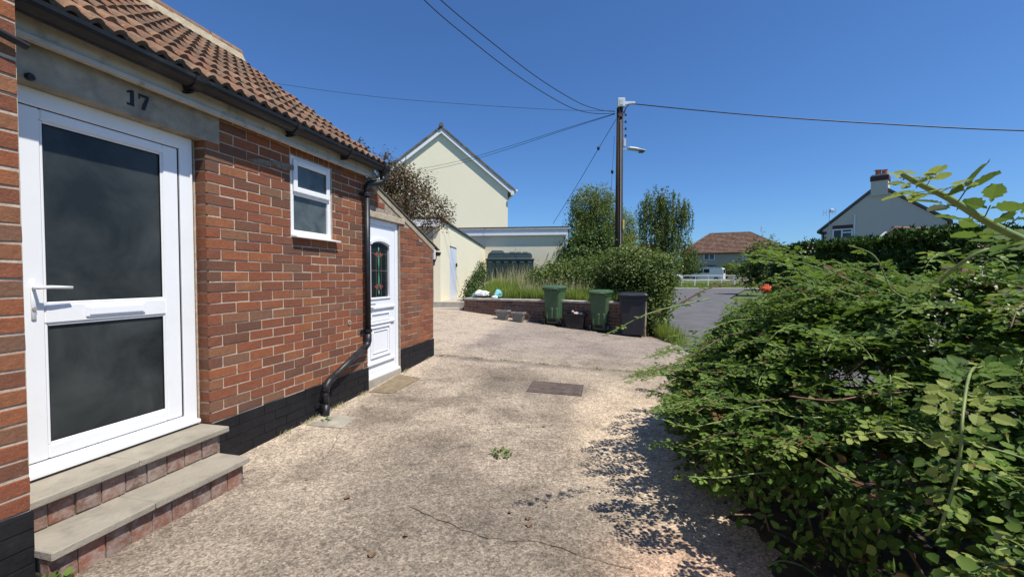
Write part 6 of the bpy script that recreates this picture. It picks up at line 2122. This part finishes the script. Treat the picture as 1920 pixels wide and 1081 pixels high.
# inner leaves and litter, coloured dark to stand in for the thicket's shade
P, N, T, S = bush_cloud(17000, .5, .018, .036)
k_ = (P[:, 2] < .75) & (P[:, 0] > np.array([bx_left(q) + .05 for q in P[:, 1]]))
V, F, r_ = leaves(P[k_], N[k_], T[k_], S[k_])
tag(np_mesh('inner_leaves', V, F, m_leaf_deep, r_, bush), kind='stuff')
# interior: old bare stems
mb = MB(); mb.sm = False
rr = random.Random(77)
for i in range(230):
    y = rr.uniform(BY0, BY1 - .5); x = bx_left(y) + .25 + 2.6 * rr.random()
    a = Vector((x, y, rr.uniform(-.05, .1)))
    b = a + Vector((rr.uniform(-.5, .35), rr.uniform(-.5, .5), rr.uniform(.4, 1.0)))
    b.z = min(b.z, top_z(b.x, b.y) - .05)
    limb(mb, a, b, .006, .003, i, .10, 4)
tag(mb.build('old_stems', m_cane_dry, bush), kind='stuff')

# compound leaves: three or five toothed leaflets
def leaflet(c, tip, nrm, L, wd, seg=5):
    """toothed leaflet as arrays"""
    c, tip, nrm = np.array(c), np.array(tip), np.array(nrm)
    side = np.cross(tip, nrm)
    mid = [c + tip * L * t_ + nrm * (-.10 * L * t_ * t_ + .0) for t_ in np.linspace(0, 1, seg + 1)]
    V, F = list(mid), []
    prof_ = [0.10, .40, .50, .42, .24]
    for sg in (1, -1):
        b = len(V)
        edge = [c]
        for k in range(seg):
            t0 = (k + .45) / seg
            wv = prof_[k] * wd
            V.append(c + tip * L * t0 + side * sg * wv * L + nrm * L * (.07 - .10 * t0 * t0))
            V.append(c + tip * L * (t0 + .10) + side * sg * wv * L * .86 + nrm * L * (.05 - .10 * t0 * t0))
        seq = [0] + [b + i for i in range(2 * seg)] + [seg]
        for k in range(seg):
            i0, i1 = (b + 2 * k - 1 if k else 0), b + 2 * k
            i2 = b + 2 * k + 1
            F += [(k, i0, i1) if sg > 0 else (k, i1, i0)] if k else []
            F += [(k, i1, k + 1) if sg > 0 else (k, k + 1, i1), (i1, i2, k + 1) if sg > 0 else (i1, k + 1, i2)]
    return np.array(V), np.array(F)
def compound_mesh(seed, n=3, m=m_leaf):
    rr = np.random.default_rng(seed)
    Vs, Fs, o = [], [], 0
    dirs = {3: [0, 68, -68], 5: [0, 42, -42, 95, -95]}[n]
    for k, a in enumerate(dirs):
        a = R(a + rr.uniform(-8, 8))
        tip = np.array([math.sin(a), math.cos(a), rr.uniform(-.22, .12)]); tip /= np.linalg.norm(tip)
        nr = np.array([rr.uniform(-.2, .2), rr.uniform(-.2, .2), 1.0]); nr -= tip * nr.dot(tip); nr /= np.linalg.norm(nr)
        L = (.60 if k == 0 else .50 if k < 3 else .36) * rr.uniform(.9, 1.1)
        st = .42 if k == 0 else .33
        c = np.array([0, st, 0]) + tip * (.10 if k == 0 else .02)
        v, f = leaflet(c, tip, nr, L, .78)
        Vs.append(v); Fs.append(f + o); o += len(v)
    # petiole
    w = .012
    pv = np.array([(-w, 0, 0), (w, 0, 0), (w, .44, .0), (-w, .44, .0), (0, 0, w * 1.6), (0, .44, w * 1.6)])
    Vs.append(pv); Fs.append(np.array([(0, 2, 1), (0, 3, 2), (0, 4, 5), (0, 5, 3), (1, 2, 5), (1, 5, 4)]) + o)
    V, F = np.concatenate(Vs), np.concatenate(Fs)
    me = bpy.data.meshes.new('leaf')
    me.from_pydata(V.tolist(), [], F.tolist())
    me.materials.append(m)
    return me, V, F
LM = [compound_mesh(i, 3 if i % 3 else 5) for i in range(6)]
LMT = [compound_mesh(20 + i, 3, m_leaf_tip) for i in range(3)]
LEAVES = []                        # (position, frame matrix, size, young)
def cane(pts, r0, r1, m, leaf0=.2, step=.06, size=.09, young_tip=.15, seed=0, nm='cane', face=None):
    rr = random.Random(seed)
    P = [Vector(p) for p in pts]
    Q = []
    for i in range(len(P) - 1):
        p0, p1, p2, p3 = P[max(i - 1, 0)], P[i], P[i + 1], P[min(i + 2, len(P) - 1)]
        for k in range(6):
            t_ = k / 6
            Q.append(.5 * ((2 * p1) + (-p0 + p2) * t_ + (2 * p0 - 5 * p1 + 4 * p2 - p3) * t_ * t_ + (-p0 + 3 * p1 - 3 * p2 + p3) * t_ ** 3))
    Q.append(P[-1])
    n = len(Q)
    cum = [0]
    for a, b in zip(Q, Q[1:]): cum.append(cum[-1] + (b - a).length)
    tot = cum[-1]
    s = tot * leaf0; side = 1
    while s < tot:
        k = max(i for i in range(n) if cum[i] <= s)
        k = min(k, n - 2)
        p = Q[k].lerp(Q[k + 1], (s - cum[k]) / max(1e-6, cum[k + 1] - cum[k]))
        d = (Q[k + 1] - Q[k]).normalized()
        up = Vector((0, 0, 1))
        sd = d.cross(up); sd = sd.normalized() if sd.length > .1 else Vector((1, 0, 0))
        out = (sd * side * rr.uniform(.5, 1.1) + d * rr.uniform(.1, .6) + up * rr.uniform(-.2, .45)).normalized()
        nrm = (up + Vector((rr.uniform(-.5, .5), rr.uniform(-.5, .3), rr.uniform(-.1, .3)))).normalized()
        if face is not None: nrm = (Vector(face) + nrm * .35).normalized()
        x_ = out.cross(nrm).normalized(); nrm = x_.cross(out).normalized()
        tip = s > tot * (1 - young_tip)
        sz = size * rr.uniform(.75, 1.15) * (lerp(1, .45, (s / tot - (1 - young_tip)) / young_tip) if tip else 1)
        M_ = Matrix((x_, out, nrm)).transposed()
        LEAVES.append((p, M_, sz, tip))
        s += step * rr.uniform(.7, 1.3) * (.5 if tip else 1); side = -side
    mb = MB(); mb.sm = True
    mb.tube(Q, [lerp(r0, r1, i / (n - 1)) for i in range(n)], 6)
    # thorns
    for i in range(2, n - 1, 2):
        d = (Q[i + 1] - Q[i]).normalized(); sd = d.cross(Vector((rr.uniform(-1, 1), rr.uniform(-1, 1), 1))).normalized()
        r_ = lerp(r0, r1, i / (n - 1))
        a = Q[i] + sd * r_ * .7; b = a + sd * .007 - d * .003
        mb.add([a + d * .003, a - d * .003, b], [(0, 1, 2)])
    return mb.build(nm, m, bush)

# the shoots one can follow in the picture
def A(*l): return [at(*q) for q in l]
cane(A((2040, 500, .88), (1925, 452, .86), (1850, 415, .84), (1780, 372, .83), (1725, 345, .82), (1692, 326, .82)), .0085, .0045, m_cane, .05, .030, .085, .25, 1)
cane(A((1960, 470, 1.0), (1850, 468, 1.0), (1770, 520, 1.05), (1745, 560, 1.1)), .005, .003, m_cane, .2, .06, .075, .2, 2)
cane(A((1845, 725, 1.55), (1832, 690, 1.35), (1817, 705, 1.2), (1805, 780, 1.08), (1800, 860, 1.05), (1780, 940, 1.04), (1758, 1000, 1.04)), .0042, .0032, m_cane, .15, .055, .085, .42, 3, 'cane', (-.1, -.9, .5))
cane(A((1780, 590, 3.0), (1640, 545, 3.0), (1560, 512, 3.0), (1500, 492, 3.0), (1440, 480, 3.0), (1392, 478, 3.0)), .006, .003, m_cane, .1, .055, .115, .25, 4)
cane(A((1700, 560, 3.3), (1600, 520, 3.3), (1530, 490, 3.3), (1470, 478, 3.3), (1425, 468, 3.3)), .006, .003, m_cane, .15, .055, .11, .2, 5)
cane(A((1620, 560, 2.8), (1545, 535, 2.8), (1480, 500, 2.8), (1420, 490, 2.8), (1378, 500, 2.8)), .005, .003, m_cane, .2, .05, .105, .3, 6)
cane(A((1560, 560, 4.0), (1520, 500, 4.0), (1480, 470, 4.0), (1450, 466, 4.0)), .006, .003, m_cane, .15, .06, .13, .2, 7)
cane(A((1560, 560, 3.0), (1480, 540, 2.9), (1400, 533, 2.8), (1330, 540, 2.8), (1270, 572, 2.8)), .0045, .0025, m_cane_red, .35, .09, .065, .1, 8)
cane(A((1440, 600, 3.0), (1380, 600, 2.8), (1310, 625, 2.7), (1260, 655, 2.7), (1205, 672, 2.7)), .004, .002, m_cane, .30, .045, .055, .15, 9)
cane(A((1420, 620, 3.0), (1360, 630, 2.8), (1300, 665, 2.7), (1240, 690, 2.65), (1195, 700, 2.6)), .004, .002, m_cane_dry, .25, .05, .05, .15, 10)
cane(A((1330, 560, 2.2), (1260, 575, 2.15), (1210, 590, 2.1), (1160, 615, 2.1), (1133, 628, 2.1)), .0035, .002, m_cane, .15, .05, .045, .25, 11)
cane(A((1400, 520, 2.2), (1340, 535, 2.2), (1280, 568, 2.2), (1245, 595, 2.2)), .003, .0018, m_cane_dry, .3, .08, .045, .2, 12)
cane(A((1480, 740, 2.6), (1400, 735, 2.5), (1330, 745, 2.4), (1270, 762, 2.4), (1222, 770, 2.4)), .0045, .0025, m_cane, .1, .045, .06, .25, 13)
cane(A((1500, 800, 2.3), (1420, 780, 2.2), (1350, 790, 2.1), (1290, 800, 2.1), (1240, 785, 2.1)), .0045, .0025, m_cane, .1, .045, .06, .25, 14)
cane(A((1650, 900, 1.9), (1540, 885, 1.9), (1440, 885, 1.9), (1350, 895, 1.9), (1290, 893, 1.9)), .005, .0025, m_cane, .1, .05, .065, .25, 15)
cane(A((1720, 735, 1.8), (1640, 738, 1.8), (1560, 750, 1.8), (1480, 742, 1.8)), .0045, .003, m_cane_red, .1, .08, .075, .1, 16)
cane(A((1700, 560, 1.6), (1670, 540, 1.6), (1640, 480, 1.6), (1590, 460, 1.6)), .003, .002, m_cane, .3, .07, .05, .2, 17)
cane(A((1780, 960, 1.5), (1700, 930, 1.5), (1610, 905, 1.5), (1530, 860, 1.5)), .004, .003, m_cane_dry, .3, .09, .06, .1, 18)
cane(A((1640, 1090, 1.6), (1600, 1030, 1.6), (1570, 980, 1.6), (1548, 930, 1.6)), .004, .003, m_cane, .2, .06, .075, .1, 19)
cane(A((1560, 1120, 1.8), (1520, 1070, 1.8), (1470, 1050, 1.8), (1440, 1060, 1.8)), .004, .003, m_cane, .3, .06, .065, .2, 20)
cane(A((1960, 950, 1.1), (1925, 920, 1.1), (1900, 900, 1.1), (1870, 890, 1.1)), .004, .003, m_cane, .0, .05, .08, .2, 21)
# many others arching out of the canopy
rr = random.Random(99)
for i in range(120):
    y = rr.uniform(.75, 5.3)
    x = bx_left(y) + rr.uniform(.05, 1.9)
    z = top_z(x, y) - .05
    dr = Vector((rr.uniform(-1.0, .2), rr.uniform(-.7, .5), 0)).normalized()
    L = rr.uniform(.22, .5)
    rise = rr.uniform(.02, .16) if x - bx_left(y) > .5 else rr.uniform(-.05, .08)
    p0 = Vector((x, y, z)); 
    pts = [p0 - dr * .15 + Vector((0, 0, -.12)), p0, p0 + dr * L * .45 + Vector((0, 0, rise)), p0 + dr * L * .8 + Vector((0, 0, rise * .9)), p0 + dr * L + Vector((0, 0, rise * .6 - .03))]
    if any((q.y < .55 or q.x < .72) for q in pts): continue
    cane(pts, .0035, .002, rr.choice([m_cane, m_cane, m_cane_red, m_cane_dry]), .05, .038, rr.uniform(.06, .085), .3, 200 + i)
# low shoots over the driveway whose shadows fall on the concrete
for i in range(26):
    y = 1.75 + i * .09 + rr.uniform(-.05, .05)
    x = bx_left(y) + .1
    z = rr.uniform(.38, .72)
    L = rr.uniform(.22, .52)
    dr = Vector((-1, rr.uniform(-.45, .25), 0)).normalized()
    p0 = Vector((x, y, z))
    cane([p0 - dr * .15, p0, p0 + dr * L * .5 + Vector((0, 0, .04)), p0 + dr * L + Vector((0, 0, -.02))], .003, .0018, rr.choice([m_cane, m_cane_dry]), .05, .035, rr.uniform(.05, .065), .3, 400 + i)

# leaves: the 300 that show largest are parts, the rest one joined mass
def leaf_score(l):
    q = pix(l[0])
    if q is None or not (-20 < q[0] < 1940 and -20 < q[1] < 1100): return 0
    return l[2] / l[0].y
LEAVES.sort(key=leaf_score, reverse=True)
bb = BASE[bush.name]
acc = []
rng2 = random.Random(5)
for i, (p, M_, sz, tip) in enumerate(LEAVES):
    me, V, F = (LMT if tip else LM)[rng2.randrange(3 if tip else 6)]
    if i < 300 and leaf_score((p, M_, sz, tip)) > 0:
        o = bpy.data.objects.new('leaf', me); C.objects.link(o); o.parent = bush
        o.matrix_local = Matrix.Translation(p - bb) @ M_.to_4x4() @ Matrix.Scale(sz, 4)
    else:
        Mn = np.array(M_)
        acc.append((V @ Mn.T * sz + np.array(p), F, np.full(len(F), rng2.uniform(0, 1) if not tip else .97)))
V, F, r_ = merge(acc)
tag(np_mesh('shoot_leaves', V, F, m_leaf, r_, bush), kind='stuff')

# blossom clusters
for i, (x, y, Yd) in enumerate(((1790, 560, 1.9), (1760, 585, 1.9), (1775, 610, 1.9), (1690, 750, 1.9), (1610, 680, 2.2), (1585, 655, 2.4), (1830, 500, 1.6), (1745, 640, 1.8), (1510, 470, 2.6), (1600, 850, 1.9), (1890, 560, 1.3))):
    c = np.array(at(x, y, Yd))
    n = 26
    pts = c + rng.normal(0, .022, (n, 3)) * np.array([1, 1, 1.5])
    V, F, q_ = leaves(pts, rand_dirs(n) + np.array([0, -.4, .8]), rand_dirs(n), rng.uniform(.009, .016, n))
    np_mesh('blossom', V, F, m_blossom, q_, bush)

# small plants inside: orange thing, grey stone at its foot
c = at(1437, 541, 3.9)
o = crumple('orange_bag', (c[0], c[1], c[2]), (.045, .04, .035), m_orange, 'bright orange crumpled wrapper caught on top of the brambles', 21, 'litter')
q = gz(1312, 757)
o = crumple('grey_stone', (q[0], q[1], drive_z(q[0], q[1]) + .03), (.07, .05, .04), m_trough, 'grey angular stone on the driveway edge under bramble tips', 33, 'stone')
mb = MB()
for (ya, yb) in ((4.7, 6.35), (6.37, 8.0), (8.02, 9.2)):
    mb = MB(); xa, xb = edge_x(ya), edge_x(yb)
    mb.add([(xa - .01, ya, -.12), (xa + .05, ya, -.12), (xb + .05, yb, -.12), (xb - .01, yb, -.12), (xa - .01, ya, drive_z(xa, ya) + .006), (xa + .05, ya, drive_z(xa, ya) - .004), (xb + .05, yb, drive_z(xb, yb) - .004), (xb - .01, yb, drive_z(xb, yb) + .006)],
           [(0, 3, 2, 1), (4, 5, 6, 7), (0, 1, 5, 4), (1, 2, 6, 5), (2, 3, 7, 6), (3, 0, 4, 7)])
    tag(mb.build('kerb', m_kerb), kind='structure')
